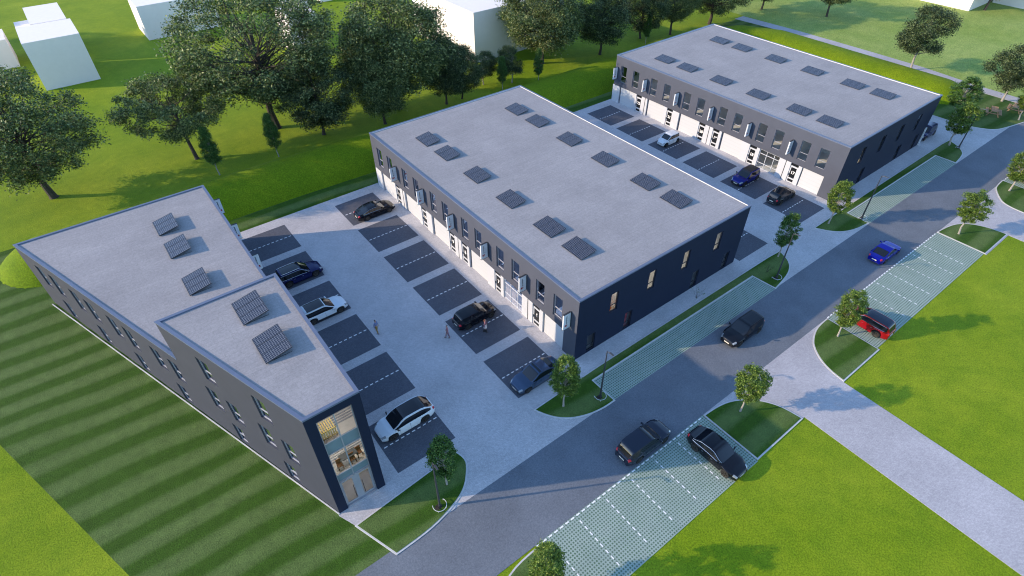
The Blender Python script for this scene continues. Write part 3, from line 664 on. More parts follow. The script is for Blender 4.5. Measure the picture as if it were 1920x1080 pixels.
def tree_parts(seed, H, base, rad, nclump, nleaf, ls, mat, bark, shape='round', trunk_r=0.25, csize=1.0, shell=0.6, lean=0.0, limbs=True):
    rng = np.random.default_rng(seed); C = []
    hc = H-base
    lobes = rng.normal(size=(7, 3)); lobes /= np.linalg.norm(lobes, axis=1)[:, None]
    tries = 0
    while len(C) < nclump and tries < nclump*80:
        tries += 1
        d = rng.normal(size=3); d /= np.linalg.norm(d); r = rng.uniform(0, 1)**(1/3) if rng.uniform() > shell else rng.uniform(.78, 1.0)
        p = d*r; zt = (p[2]+1)/2
        if shape == 'ovoid': prof = 0.55+0.75*math.sin(math.pi*min(1, (1-zt)*0.62+0.12)); prof = min(prof, 1.12)
        elif shape == 'cone': prof = 0.35+0.95*(1-zt)
        elif shape == 'umbrella': prof = 0.75+0.45*zt
        else: prof = 1.0
        lob = (0.84+0.26*max(0.0, float(np.max(lobes @ d)))) if rad > 2 else (0.7+0.42*max(0.0, float(np.max(lobes @ d)))**2)
        if shape == 'irregular':
            lob = 0.3+0.95*max(0.0, float(np.max(lobes[:4] @ d)))**1.5
            if np.max(lobes[:4] @ d) < 0.55 and r > .35: continue
        C.append((p[0]*rad*prof*lob+lean*zt*rad, p[1]*rad*prof*lob, base+hc*zt*(.9+.1*lob)))
    C = np.array(C); k = nleaf//len(C)+1
    sc = csize*rad*0.13*rng.uniform(.7, 1.35, size=len(C)); cen = np.repeat(C, k, 0); s = np.repeat(sc, k)[:, None]
    off = np.clip(rng.normal(size=cen.shape), -1.9, 1.9)*s*np.array([1, 1, .62]); pts = cen+off
    leaf = leaf_mesh('crown', pts, ls*rng.uniform(.65, 1.3, size=len(pts)), mat, rng)
    m = MB(); top = Vector((lean*rad*.55, 0, base+hc*.72)); w1 = Vector((lean*rad*.1+rng.normal()*.02*H, rng.normal()*.02*H, base*.6))
    mid = Vector((lean*rad*.25, 0, base+hc*.25)); pts_t = [Vector((0,0,-.1)), Vector((0,0,.15)), w1, mid, top]
    m.tube(pts_t, [trunk_r*1.45, trunk_r, trunk_r*.8, trunk_r*.62, trunk_r*.12], 8)
    if limbs:
        sel = rng.choice(len(C), size=min(len(C), int(nclump*.42)), replace=False)
        for i in sel:
            p = Vector(C[i]); t = float(np.clip((p.z-base)/hc*.75-.05, 0.0, .95)); t = min(.95, max(0, t+rng.uniform(-.12, .12))); start = w1.lerp(mid, min(1, t*2.4+.2)) if t < .33 else mid.lerp(top, (t-.33)/.67)
            md = start.lerp(p, .5)+Vector((rng.normal()*.05*rad, rng.normal()*.05*rad, -.06*rad)); r0 = trunk_r*rng.uniform(.16, .3)
            m.tube([start, md, p], [r0, r0*.6, r0*.15], 4, False)
    return m.mesh('trunk', bark, True), leaf
VAR = {}
def variant(key, **kw): VAR[key] = tree_parts(**kw)
variant('airy1', seed=1, H=16, base=3.6, rad=7.6, nclump=250, nleaf=56000, ls=0.132, mat='leaf_olive', bark='bark', shape='umbrella', trunk_r=.42, csize=.6, shell=.8)
variant('airy2', seed=2, H=16, base=3.4, rad=7.4, nclump=230, nleaf=54000, ls=0.132, mat='leaf_olive', bark='bark', shape='round', trunk_r=.42, csize=.62, shell=.8)
variant('umb', seed=3, H=12, base=4.2, rad=7.2, nclump=140, nleaf=32000, ls=0.145, mat='leaf_olive', bark='bark', shape='umbrella', trunk_r=.33, csize=.6, shell=.75, lean=-.25)
variant('dense1', seed=4, H=14, base=2.6, rad=6.2, nclump=220, nleaf=52000, ls=0.145, mat='leaf_olive', bark='bark', shape='round', trunk_r=.36, csize=.85)
variant('dense2', seed=5, H=12, base=1.8, rad=4.6, nclump=200, nleaf=48000, ls=0.12, mat='leaf_dark', bark='bark', shape='ovoid', trunk_r=.26, csize=.9)
variant('dense3', seed=15, H=12, base=2.0, rad=4.6, nclump=190, nleaf=46000, ls=0.12, mat='leaf_dark', bark='bark', shape='round', trunk_r=.26, csize=.9)
variant('irreg', seed=6, H=11, base=3.4, rad=5.2, nclump=120, nleaf=24000, ls=0.12, mat='leaf_dark', bark='pale_bark', shape='irregular', trunk_r=.2, csize=.7, shell=.6)
variant('irreg2', seed=16, H=9, base=2.2, rad=4.2, nclump=110, nleaf=22000, ls=0.12, mat='leaf_dark', bark='pale_bark', shape='irregular', trunk_r=.2, csize=.85, shell=.5)
for j in range(4):
    variant('street%d' % j, seed=20+j, H=6.0, base=1.6, rad=0.98, nclump=110, nleaf=12000, ls=0.066, mat='leaf_bright' if j != 3 else 'leaf_green', bark='pale_bark', shape='ovoid', trunk_r=.085, csize=1.05, shell=.62)
for j in range(2):
    variant('narrow%d' % j, seed=30+j, H=6.6, base=1.5, rad=1.1, nclump=130, nleaf=16000, ls=0.075, mat='leaf_green', bark='pale_bark', shape='cone', trunk_r=.08, csize=1.35, shell=.5)
def tree(key, x, y, H0, H, sxy, label, name='broadleaf_tree', group='large broadleaf trees behind the bank', rz=None, z=0.0):
    r = thing(name, label, 'tree', (x, y, z), random.Random(int(x*7+y*3)).uniform(0, 6.28) if rz is None else rz, group)
    s = H/H0; r.scale = (s*sxy, s*sxy, s)
    link('trunk', VAR[key][0], r); link('crown', VAR[key][1], r); return r
G1 = 'large broadleaf trees behind the bank'
BIG = [('airy2', -34.6, 61.5, 16, 15.8, 1.13, 'spreading olive-green tree at the left edge, left of the wedge building'),
 ('umb', -17.1, 60.6, 12, 11.3, .95, 'leaning broad-crowned tree with a bare forked trunk, under the tallest tree'),
 ('airy1', -4.6, 63.0, 16, 19.5, 1.12, 'tallest spreading airy tree, left of the top centre'),
 ('dense2', 0.2, 56.5, 12, 11.8, 1.02, 'dense dark conical tree right of the tallest spreading tree'),
 ('dense1', 13.6, 57.5, 14, 16.8, 1.05, 'huge bushy tree left of the biggest white block'),
 ('dense1', 9.2, 54.0, 14, 10.6, .9, 'lower tree filling the left foot of the huge bushy tree'),
 ('dense3', 20.6, 54.2, 12, 10.6, .85, 'dark tree under the right side of the huge bushy tree'),
 ('dense2', 23.8, 54.4, 12, 8.6, .85, 'slim-trunked dark tree just left of the grey face of the biggest white block'),
 ('irreg2', 30.0, 57.0, 9, 5.6, .9, 'low scruffy tree in front of the foot of the biggest white block'),
 ('irreg2', 34.4, 54.6, 9, 6.3, .8, 'ragged small tree right of the low scruffy one'),
 ('dense1', 44.3, 58.3, 14, 14.4, 1.05, 'big rounded tree hiding the right end of the biggest white block'),
 ('dense3', 56.0, 55.0, 12, 12.3, 1.0, 'dark rounded tree with a clear short trunk, left of the far building roof'),
 ('dense2', 68.7, 56.5, 12, 11.9, .9, 'dark tree just above the left corner of the far building roof'),
 ('airy1', 75.3, 54.3, 16, 11.4, .85, 'thin dark-stemmed tree over the far building roof edge'),
 ('airy2', 87.1, 53.6, 16, 11.6, 1.3, 'wide tree standing right at the top corner of the far building roof'),
 ('airy2', 104.6, 52.8, 16, 9.5, 1.0, 'small tree at the top edge beyond the start of the footpath'),
 ('umb', 111.5, 40.9, 12, 8.4, 1.05, 'flat-crowned tree at the top edge, right of the footpath'),
 ('airy1', 143.8, 21.5, 16, 12, .9, 'tree with a thick trunk in front of the white blocks at top right'),
 ('airy1', -48, 138, 16, 13, 1.0, 'distant tree just showing in the top left corner')]
for k_, x, y, h0, h, sx, lb in BIG: tree(k_, x, y, h0, h, sx, lb, group=G1)
tree('irreg', 94.9, 14.7, 11, 11.2, .95, 'irregular pale-trunked tree leaning over the footpath', group='park trees by the footpath', rz=2.2)
tree('irreg2', 93.2, -.9, 9, 9.0, .9, 'irregular dark tree at the right edge above the picnic tables', group='park trees by the footpath', rz=.6)
ST = [('street3', -16.1, -3.45, 6.1, .92, 'young tree beside the lamp post by the glazed end of the wedge building'), ('street0', -4.2, -3.35, 6.4, .98, 'young tree hiding the tail of the steel-blue car, by the door 6 corner'),
 ('street1', 7.4, -12.9, 5.9, 1.05, 'young tree on the verge between the black parked car and the wide path'), ('street2', 22.2, -13.2, 5.9, 1.08, 'young tree partly hiding the red car'),
 ('street0', 38.8, -2.45, 6.1, 1.13, 'young tree at the near corner of the far right building'), ('street3', 28.4, -2.5, 6.0, 1.0, 'young tree behind the second lamp post, between the two big buildings'),
 ('street1', 48.9, -12.9, 6.0, 1.25, 'young tree on the verge at the far end of the marked parking strip'), ('street2', 64.0, -12.7, 5.8, 1.45, 'young tree partly hiding the taupe car at the right edge'),
 ('street0', 70.7, -2.4, 6.6, 1.38, 'young tree nearest the side of the far right building, by the last lamp post'), ('street3', 80.0, 1.2, 6.9, 1.5, 'young tree right behind the last lamp post, beside the bank end'),
 ('street1', 87.7, -5.3, 5.4, 1.45, 'young tree beside the second picnic table at the right edge'), ('street2', -15.1, -13.9, 5.9, 1.05, 'young tree at the bottom edge, by the near end of the marked parking strip')]
for k_, x, y, h, sx, lb in ST: tree(k_, x, y, 6.0, h, sx, lb, 'young_street_tree', 'young street trees along the road', z=.05)
NA = [('narrow0', -15.9, 54.1, 6.9, .98, 'narrow young tree on the lawn just behind the bank, above the wedge building roof'), ('narrow1', -7.7, 54.0, 6.5, .92, 'narrow young tree in front of the trunk of the tallest tree'),
 ('narrow0', 38.1, 51.8, 5.8, .85, 'narrow young tree with a thin trunk, right of the middle building roof corner'), ('narrow1', 31.3, 53.2, 5.6, .95, 'narrow bright green tree left of the middle building roof corner'), ('narrow0', 67.1, 53.5, 5.6, .85, 'narrow young tree below the dark tree by the far building roof')]
for k_, x, y, h, sx, lb in NA: tree(k_, x, y, 6.6, h, sx, lb, 'narrow_young_tree', 'narrow young trees behind the bank')
def sapling(x, y, seed, label):
    rng = np.random.default_rng(seed); m = MB(); pts = []
    for i in range(7):
        a = rng.uniform(0, 6.28); l = rng.uniform(.5, 1.0); e = Vector((math.cos(a)*l, math.sin(a)*l, rng.uniform(.5, 1.3)))
        m.tube([(0,0,0), e*.5+Vector((0,0,.15)), e], [.012, .008, .003], 4, False); pts += [np.array(e*t)+rng.normal(size=3)*.07 for t in rng.uniform(.45, 1, size=9)]
    r = thing('sparse_shrub', label, 'shrub', (x, y, .05), 0, 'thin sparse shrubs by the middle building')
    m.build('stem', 'bark', r); link('leaves', leaf_mesh('leaves', np.array(pts), np.full(len(pts), .055), 'leaf_bright', rng), r)
sapling(15.7, -1.35, 3, 'thin sparse shrub on the paving by the side wall of the middle building'); sapling(25.1, -3.3, 5, 'thin sparse shrub in the verge left of the second lamp post')

# ------------------------------------------------------------------ street lamps
def make_lamp():
    r = thing('street_lamp', 'x', 'street lamp', group='street lamps along the road')
    m = MB(); m.tube([(0,0,0), (0,0,1.2), (0,0,5.9)], [.1, .085, .045], 10); m.tube([(0,0,0), (0,0,.25)], .13, 10); m.build('pole', 'lamp_metal', r, True)
    m = MB(); m.tube([(0,0,5.85), (0,-.3,5.98), (0,-.4,6.0)], .03, 6); m.build('arm', 'lamp_metal', r)
    m = MB(); m.add([(-.09,-.3,5.96),(.09,-.3,5.96),(.07,-.72,5.98),(-.07,-.72,5.98),(-.08,-.3,6.02),(.08,-.3,6.02),(.06,-.72,6.02),(-.06,-.72,6.02)], [(4,5,6,7),(0,1,5,4),(1,2,6,5),(2,3,7,6),(3,0,4,7),(3,2,1,0)])
    hd = m.build('lamp_head', 'lamp_metal', r); m = MB(); m.add([(-.07,-.35,5.955),(.07,-.35,5.955),(.055,-.68,5.972),(-.055,-.68,5.972)], [(3,2,1,0)]); m.build('lens', 'lamp_lens', hd)
    m = MB(); m.tube([(math.cos(R(a))*.52, math.sin(R(a))*.52, .2) for a in range(150, 391, 20)], .024, 6)
    for a in (150, 230, 310, 390): m.tube([(math.cos(R(a))*.52, math.sin(R(a))*.52, 0), (math.cos(R(a))*.52, math.sin(R(a))*.52, .2)], .018, 5)
    m.build('guard_hoop', 'white_panel', r, True)
    m = MB(); m.prism([(math.cos(R(a))*.3-.12, math.sin(R(a))*.22) for a in range(0, 360, 20)], 0, .03); m.build('soil_patch', 'soil', r)
    return r
lp = make_lamp()
for i, (x, y, lb) in enumerate(((-17.47, -4.63, 'street lamp in front of the young tree by the glazed end of the wedge building'), (-1.0, -4.54, 'street lamp by the near corner of the middle building, beside the narrow paver strip'),
    (25.05, -4.53, 'street lamp in the verge between the middle and far right buildings'), (43.0, -4.3, 'street lamp at the near corner of the far right building'), (71.0, -3.6, 'farthest street lamp, its post crossing the paired young trees'))):
    o = lp if i == 0 else copy_tree(lp); o.location = (x, y, .08); o['label'] = lb
# lamp heads hang over the road side

# ------------------------------------------------------------------ cars
def wheel_meshes(r, wd=.22):
    m = MB(); n = 28; prof = [(r*.66, wd/2*.9), (r*.86, wd/2), (r*.97, wd/2*.86), (r, wd/2*.55), (r, -wd/2*.55), (r*.97, -wd/2*.86), (r*.86, -wd/2), (r*.66, -wd/2*.9)]
    k = len(prof); vs = []; fs = []
    for i in range(n):
        a = 2*math.pi*i/n
        for (q, y) in prof: vs.append((q*math.cos(a), y, q*math.sin(a)))
    for i in range(n):
        for j in range(k): fs.append((i*k+j, i*k+(j+1) % k, ((i+1) % n)*k+(j+1) % k, ((i+1) % n)*k+j))
    m.add(vs, fs); ty = m.mesh('wheel', 'tyre_rubber', True)
    m = MB(); ri = r*.66
    ring = [(ri*math.cos(2*math.pi*i/n), ri*math.sin(2*math.pi*i/n)) for i in range(n)]
    rin = [(x*.86, z*.86) for x, z in ring]; y0 = wd/2*.86
    vs = [(x, y0, z) for x, z in ring]+[(x, y0-.01, z) for x, z in rin]+[(x, y0-.08, z) for x, z in rin]
    fs = [(i, (i+1) % n, n+(i+1) % n, n+i) for i in range(n)]+[(n+i, n+(i+1) % n, 2*n+(i+1) % n, 2*n+i) for i in range(n)]+[tuple(range(2*n, 3*n))]
    m.add(vs, fs)
    for s in range(5):
        a = 2*math.pi*s/5; c, d = math.cos(a), math.sin(a)
        for sp in (-.16, .16):
            c2, d2 = math.cos(a+sp), math.sin(a+sp); p0 = Vector((c*.04, y0-.005, d*.04)); p1 = Vector((c2*ri*.9, y0-.012, d2*ri*.9)); t = Vector((-d2, 0, c2))*.018
            m.add([p0-t, p0+t, p1+t, p1-t, p0-t-Vector((0,.04,0)), p0+t-Vector((0,.04,0)), p1+t-Vector((0,.04,0)), p1-t-Vector((0,.04,0))], [(0,1,2,3),(0,4,5,1),(1,5,6,2),(2,6,7,3),(3,7,4,0)])
    m.tube([(0, y0-.06, 0), (0, y0+.004, 0)], .05, 10); rim = m.mesh('rim', 'rim_alloy'); return ty, rim
WHEEL = {}
def interp(pts, x):
    xs = [p[0] for p in pts]; ys = [p[1] for p in pts]; return float(np.interp(x, xs, ys))
def csm(pts, n=140):      # smoothed profile through control points
    xs = np.array([p[0] for p in pts]); ys = np.array([p[1] for p in pts]); X = np.linspace(xs[0], xs[-1], n); Y = np.interp(X, xs, ys)
    k = np.array([1, 2, 3, 2, 1])/9; Yp = np.pad(Y, 2, mode='edge'); Y2 = np.convolve(Yp, k, 'valid'); Y2[0], Y2[-1] = Y[0], Y[-1]
    return list(zip(X.tolist(), Y2.tolist()))
def make_car(name, label, x, y, rz, paint, L=4.7, W=1.86, H=1.6, wb=2.8, wr=.35, style='suv', roofm=None, sunroof=True, trim=False, rails=False, front_over=None, grille=True, lo_clad=False):
    r = thing(name, label, 'car', (x, y, .04), rz, 'cars on the site'); P_ = 'paint_'+paint
    xf = L/2; xr = -L/2; fo = (L-wb)*.46 if front_over is None else front_over; ax1 = xf-fo; ax2 = ax1-wb; sc = L/4.7
    suv = style in ('suv', 'hatch', 'mini', 'mpv'); belt = H*(.60 if style in ('suv', 'mpv') else .63)
    hoodz = belt-.02; nose = belt-.2
    if style == 'sedan': top = [(xr, belt-.12), (xr+.12, belt-.02), (xr+.7, belt+.03), (ax1-.55, belt), (ax1+.2, hoodz-.04), (xf-.35, nose), (xf-.08, nose-.1), (xf, nose-.2)]
    elif style == 'coupe': top = [(xr, belt-.14), (xr+.12, belt-.03), (xr+.6, belt+.03), (ax1-.6, belt-.02), (ax1+.2, hoodz-.05), (xf-.35, nose), (xf-.08, nose-.1), (xf, nose-.2)]
    else: top = [(xr, belt-.1), (xr+.08, belt-.02), (xr+.4, belt+.02), (ax1-.5, belt), (ax1+.2, hoodz-.03), (xf-.32, nose+.03), (xf-.07, nose-.07), (xf, nose-.2)]
    top = csm(top)
    # roof line
    if style == 'suv': cab = [(xr+.12, belt), (xr+.42, H-.12), (xr+.62, H-.03), (0, H), (ax1-1.35*sc, H-.04), (ax1-1.2*sc, H-.1), (ax1-.42*sc, belt)]; xre, xrs, xrg, xw = xr+.5, ax1-1.27*sc, xr+.12, ax1-.42*sc
    elif style == 'mpv': cab = [(xr+.12, belt+.04), (xr+.85, H-.12), (xr+1.3, H-.02), (.1, H), (ax1-1.2, H-.06), (ax1-.9, H-.18), (ax1-.2, belt)]; xre, xrs, xrg, xw = xr+1.0, ax1-1.15, xr+.12, ax1-.2
    elif style in ('hatch', 'mini'): cab = [(xr+.08, belt), (xr+.32, H-.12), (xr+.55, H-.02), (0, H), (ax1-1.15*sc, H-.04), (ax1-1.0*sc, H-.1), (ax1-.32*sc, belt)]; xre, xrs, xrg, xw = xr+.45, ax1-1.08*sc, xr+.08, ax1-.32*sc
    elif style == 'coupe': cab = [(xr+.25, belt+.03), (xr+.7, belt+.16), (xr+1.35, H-.1), (-.25, H-.01), (ax1-1.45, H-.04), (ax1-1.25, H-.1), (ax1-.5, belt)]; xre, xrs, xrg, xw = xr+1.45, ax1-1.35, xr+.25, ax1-.5
    else: cab = [(xr+.62, belt+.03), (xr+.8, belt+.12), (xr+1.38, H-.09), (-.2, H), (ax1-1.4, H-.03), (ax1-1.22, H-.1), (ax1-.48, belt)]; xre, xrs, xrg, xw = xr+1.38, ax1-1.3, xr+.62, ax1-.48
    cab = csm(cab)
    def wid(px):
        t = max(0, (abs(px)-(L/2-1.05))/1.05); return W/2*(1-.25*t**2.6-.05*t)
    ra = wr+.07; clr = .2
    def bot(px):
        z = clr+.04*max(0, (abs(px)-(L/2-.5))/.5)
        for a in (ax1, ax2):
            d = abs(px-a)
            if d < ra: z = max(z, wr+math.sqrt(ra*ra-d*d))
        return z
    xs = sorted({round(v, 4) for v in [*np.linspace(xr, xf, 44), *[xf-d for d in (.02, .06, .12, .2, .3)], *[xr+d for d in (.02, .06, .12, .2)], *[a+ra*math.sin(q) for a in (ax1, ax2) for q in np.linspace(-1.57, 1.57, 13)]]})
    rows = []
    for px in xs:
        w_ = wid(px); tz = interp(top, px); b = bot(px); sh = tz-.045; b = min(b, sh-.06)
        if px > xf-.02 or px < xr+.02: w_ *= .97
        h = sh-b; half = [(w_*.94, b), (w_*.985, b+h*.22), (w_, b+h*.5), (w_*.985, b+h*.8), (w_*.945, sh), (w_*.8, tz-.008), (w_*.4, tz+.012), (0, tz+.018)]
        rows.append([(px, yy, zz) for yy, zz in half]+[(px, -yy, zz) for yy, zz in reversed(half[:-1])])
    nR = len(rows[0]); groups = {'body': MB(), 'head': MB(), 'tail': MB(), 'clad': MB()}
    V = [p for row in rows for p in row]
    fl = {'body': [], 'head': [], 'tail': [], 'clad': []}
    for i in range(len(xs)-1):
        xm = (xs[i]+xs[i+1])/2
        for j in range(nR-1):
            jj = min(j, nR-2-j); g_ = 'body'
            if xf-.36*sc < xm < xf-.03 and jj in (3, 4): g_ = 'head'
            elif xr+.02 < xm < xr+.22 and jj in ((3, 4) if not suv else (3, 4)): g_ = 'tail'
            elif lo_clad and jj == 0: g_ = 'clad'
            fl[g_].append((i*nR+j, i*nR+j+1, (i+1)*nR+j+1, (i+1)*nR+j))
    fl['body'].append(tuple(range(nR)))
    def sub(faces, nm, mat, par):
        used_ = sorted({a for f in faces for a in f}); mp = {a: k2 for k2, a in enumerate(used_)}; m_ = MB(); m_.v = [V[a] for a in used_]; m_.f = [tuple(mp[a] for a in f) for f in faces]
        return m_.build(nm, mat, par, True)
    capf = tuple(reversed(range((len(xs)-1)*nR, len(xs)*nR)))
    body = sub(fl['body'], 'body', P_, r)
    for g_, nm, mt in (('head', 'headlight', 'headlamp'), ('tail', 'taillight', 'red_lamp')):
        for side in (0, 1):
            ff = [f for f in fl[g_] if (V[f[0]][1]+V[f[2]][1] > 0) == (side == 0)]
            if ff: sub(ff, nm, mt, r)
    if fl['clad']: sub(fl['clad'], 'cladding', 'black_trim', r)
    sub([capf], 'grille', 'black_trim' if grille else P_, r)
    m = MB(); m.box(xr+.25, xf-.3, -W/2*.7, W/2*.7, .19, .5); m.box(ax2+ra+.02, ax1-ra-.02, -W/2*.9, W/2*.9, .18, .3); m.build('underbody', 'car_interior', r)
    # greenhouse
    cx = sorted({round(v, 4) for v in [*np.linspace(xrg, xw, 40), xre, xrs]}); V2 = []; ringn = 0
    for px in cx:
        bz = interp(top, px)-.05; zr = max(interp(cab, px), bz+.02); wb_ = wid(px)*.935; th = (zr-bz)/(H-belt+.05); wt = wb_*(1-.21*th)
        e = min(1.0, (xw-px)/.5, (px-xrg)/.4 if suv else (px-xrg)/.6); e = max(e, 0)**.5; k0 = .82+.18*e; wb_ *= k0; wt *= k0
        L_ = lambda t: wb_+(wt-wb_)*t
        zz = bz+(zr-bz)
        half = [(L_(0), bz), (L_(.08), bz+(zr-bz)*.12), (L_(.82), bz+(zr-bz)*.84), (L_(.97), zr-.02*th), (L_(1)*.9, zr), (L_(1)*.5, zr+.014), (0, zr+.02)]
        row = [(px, yy, z_) for yy, z_ in half]+[(px, -yy, z_) for yy, z_ in reversed(half[:-1])]; ringn = len(row); V2 += row
    V = V2; F = {'paint': [], 'ws': [], 'rw': [], 'sl': [], 'sr': [], 'roof': [], 'sun': []}
    pill = [ax1-1.42*sc, ax2+.75*sc] if style != 'mini' else [ax1-1.25*sc]; xb = (ax1+ax2)/2-.12
    for i in range(len(cx)-1):
        xm = (cx[i]+cx[i+1])/2; hgt = interp(cab, xm)-interp(top, xm)
        for j in range(ringn-1):
            jj = min(j, ringn-2-j); g_ = 'paint'
            if jj == 1 and hgt > .1 and xm > (xrg+.28 if suv else xrg+.35) and abs(xm-xb) > .05: g_ = 'sl' if j < ringn//2 else 'sr'
            elif jj == 1 and abs(xm-xb) <= .05: g_ = 'sl' if j < ringn//2 else 'sr'
            elif jj >= 4 and xm > xrs: g_ = 'ws'
            elif jj >= 4 and xm < xre: g_ = 'rw'
            elif jj >= 4 and sunroof and (xre+.25 < xm < xrs-.12 if sunroof == 'full' else -.15*sc < xm < xrs-.12): g_ = 'sun'
            elif jj >= 4 and xm <= xrs and roofm: g_ = 'roof'
            F[g_].append((i*ringn+j, i*ringn+j+1, (i+1)*ringn+j+1, (i+1)*ringn+j))
    F['paint'].append(tuple(range(ringn))); 
    sub(F['paint'], 'cabin_frame', P_, r)
    for g_, nm, mt in (('ws', 'windscreen', 'car_glass'), ('rw', 'rear_window', 'car_glass'), ('sl', 'side_window', 'car_glass'), ('sr', 'side_window', 'car_glass'), ('sun', 'sunroof', 'car_glass'), ('roof', 'roof', roofm)):
        if F[g_]: sub(F[g_], nm, mt, r)
    # trims
    if trim or rails:
        for s in (-1, 1):
            m = MB(); q = [p for p in np.linspace(xrg+.4, xw-.08, 16)]
            def sidept(px, t, out=.008):
                bz = interp(top, px)-.05; zr = interp(cab, px); wb_ = wid(px)*.935; th = (zr-bz)/(H-belt+.05); wt = wb_*(1-.21*th); e = max(0, min(1.0, (xw-px)/.5, (px-xrg)/.4))**.5
                k0 = .82+.18*e; return (px, s*((wb_+(wt-wb_)*t)*k0+out), bz+(zr-bz)*t)
            if trim:
                m.tube([sidept(p, .1) for p in q], .012, 4); m.tube([sidept(p, .86) for p in q], .012, 4); m.build('window_trim', 'chrome', r)
            if rails:
                m = MB(); m.tube([(p, s*(wid(p)*.935*.79-.05), interp(cab, p)+.05) for p in np.linspace(xre+.1, xrs-.1, 10)], .016, 5); m.build('roof_rail', 'chrome' if trim else 'black_trim', r)
    for s in (-1, 1):
        m = MB(); mx = xw-.28; yb = wid(mx)*.95; m.add([(mx+.09, s*yb, belt+.02), (mx-.02, s*yb, belt+.02), (mx+.05, s*(yb+.2), belt+.03), (mx-.07, s*(yb+.2), belt+.03), (mx+.09, s*yb, belt+.1), (mx-.02, s*yb, belt+.1), (mx+.04, s*(yb+.22), belt+.17), (mx-.08, s*(yb+.22), belt+.17)],
            [(0,1,3,2),(4,6,7,5),(0,4,5,1),(2,3,7,6),(0,2,6,4),(1,5,7,3)]); m.build('wing_mirror', P_ if not roofm else 'black_trim', r)
        for hx in (xb+.15, xb-.75): m = MB(); m.box(hx, hx+.17, *sorted((s*(wid(hx)*.985), s*(wid(hx)*.985+.02))), belt-.2, belt-.17); m.build('door_handle', 'chrome' if trim else P_, r)
        m = MB()
        for sx in (xb, ax1-.62*sc, xb-.95*sc):
            m.box(sx, sx+.012, *sorted((s*(wid(sx)*.96), s*(wid(sx)*1.003))), .32 if abs(sx-ax2) > ra else wr+ra+.02, belt-.07)
        m.build('door_seam', 'black_trim', r)
    m = MB(); m.box(xf-.01, xf+.012, -.26, .26, .38, .49); m.build('number_plate', 'number_plate', r)
    m = MB(); m.box(xr-.012, xr+.01, -.26, .26, .5, .61); m.build('number_plate', 'number_plate', r)
    m = MB(); m.box(xf-.015, xf+.02, -.4, .4, nose-.24, nose-.215); m.build('bumper_strip', 'chrome', r); m = MB(); m.box(xr-.015, xr+.01, -.5, .5, .3, .33); m.build('bumper_strip', 'chrome', r)
    if wr not in WHEEL: WHEEL[wr] = wheel_meshes(wr)
    ty, rim = WHEEL[wr]
    for a in (ax1, ax2):
        for s in (1, -1):
            wh = link('wheel', ty, r, loc=(a, s*(W/2-.125), wr)); 
            if s < 0: wh.rotation_euler = (0, 0, math.pi)
            link('rim', rim, wh)
    return r
PI = math.pi
make_car('parked_car', 'black fastback saloon with chrome window line, nearest the grass in the middle building bays', -3.45, 32.85, 0, 'black', 4.95, 1.92, 1.45, 2.95, .35, 'coupe', trim=True, sunroof=False)
make_car('parked_car', 'dark navy estate SUV with chrome roof rails, parked beside the wedge building', -15.6, 26.85, 0, 'navy', 4.95, 1.95, 1.65, 2.95, .37, 'suv', trim=True, rails=True, sunroof='full')
make_car('parked_car', 'white SUV with black glass roof, partly behind the raised roof of the wedge building', -15.85, 19.95, 0, 'white', 4.75, 1.93, 1.6, 2.85, .37, 'suv', rails=True, sunroof='full', lo_clad=True)
make_car('parked_car', 'white crossover with an all-glass roof, next to the glazed end of the wedge building', -15.8, 3.45, PI, 'white', 5.0, 1.97, 1.66, 2.98, .38, 'mpv', sunroof='full', roofm='car_glass', grille=False)
make_car('parked_car', 'black hatchback between the two standing women', -4.2, 10.1, 0, 'black', 4.4, 1.84, 1.5, 2.7, .34, 'hatch', rails=False, sunroof=False)
make_car('parked_car', 'steel-blue saloon with dark sunroof, its tail behind a young tree', -4.15, .5, PI, 'steel_blue', 4.85, 1.88, 1.48, 2.9, .34, 'sedan', trim=False)
make_car('parked_car', 'small white city car outside the door numbered 20', 39.1, 23.0, PI, 'white', 3.6, 1.66, 1.5, 2.42, .31, 'mini', sunroof=False, grille=False)
make_car('parked_car', 'bright blue SUV with black roof outside the door numbered 18', 39.15, 9.72, PI, 'royal_blue', 4.4, 1.92, 1.64, 2.68, .37, 'suv', roofm='black_trim', sunroof=False, lo_clad=True)
make_car('parked_car', 'charcoal hatchback seen from behind outside the door numbered 17', 39.0, 4.28, 0, 'charcoal', 4.35, 1.84, 1.48, 2.68, .33, 'hatch', roofm='car_glass', sunroof='full')
make_car('parked_car', 'blue SUV peeking out beyond the far end of the far right building', 70.8, 1.35, PI, 'navy', 4.7, 1.93, 1.7, 2.8, .37, 'suv', sunroof=True)
make_car('moving_car', 'vivid blue saloon with red tail lights driving away on the road', 38.0, -9.5, 0, 'deep_blue', 4.7, 1.86, 1.42, 2.85, .34, 'sedan', sunroof=False)
make_car('moving_car', 'black SUV with sunroof driving towards us in the middle of the road', 15.15, -7.35, PI, 'black', 4.9, 1.95, 1.7, 2.9, .37, 'suv', trim=False, rails=True)
make_car('moving_car', 'graphite SUV on the road seen from behind, beside the marked parking strip', -1.65, -10.15, 0, 'graphite', 5.0, 1.96, 1.7, 2.95, .37, 'suv')
make_car('parked_car', 'black coupe parked nose to the grass on the near grid pavers', 2.2, -14.35, -PI/2, 'black', 4.85, 1.98, 1.58, 2.9, .38, 'coupe', trim=True, sunroof=True)
make_car('parked_car', 'red estate SUV with dark roof, half hidden by a young tree', 25.85, -14.05, PI/2, 'red', 4.6, 1.92, 1.6, 2.75, .38, 'hatch', roofm='paint_graphite', sunroof=False, trim=True, rails=False)
make_car('parked_car', 'taupe car behind a young tree at the right edge of the view', 68.25, -13.35, PI/2, 'taupe', 4.6, 1.9, 1.5, 2.8, .38, 'sedan', sunroof=False)

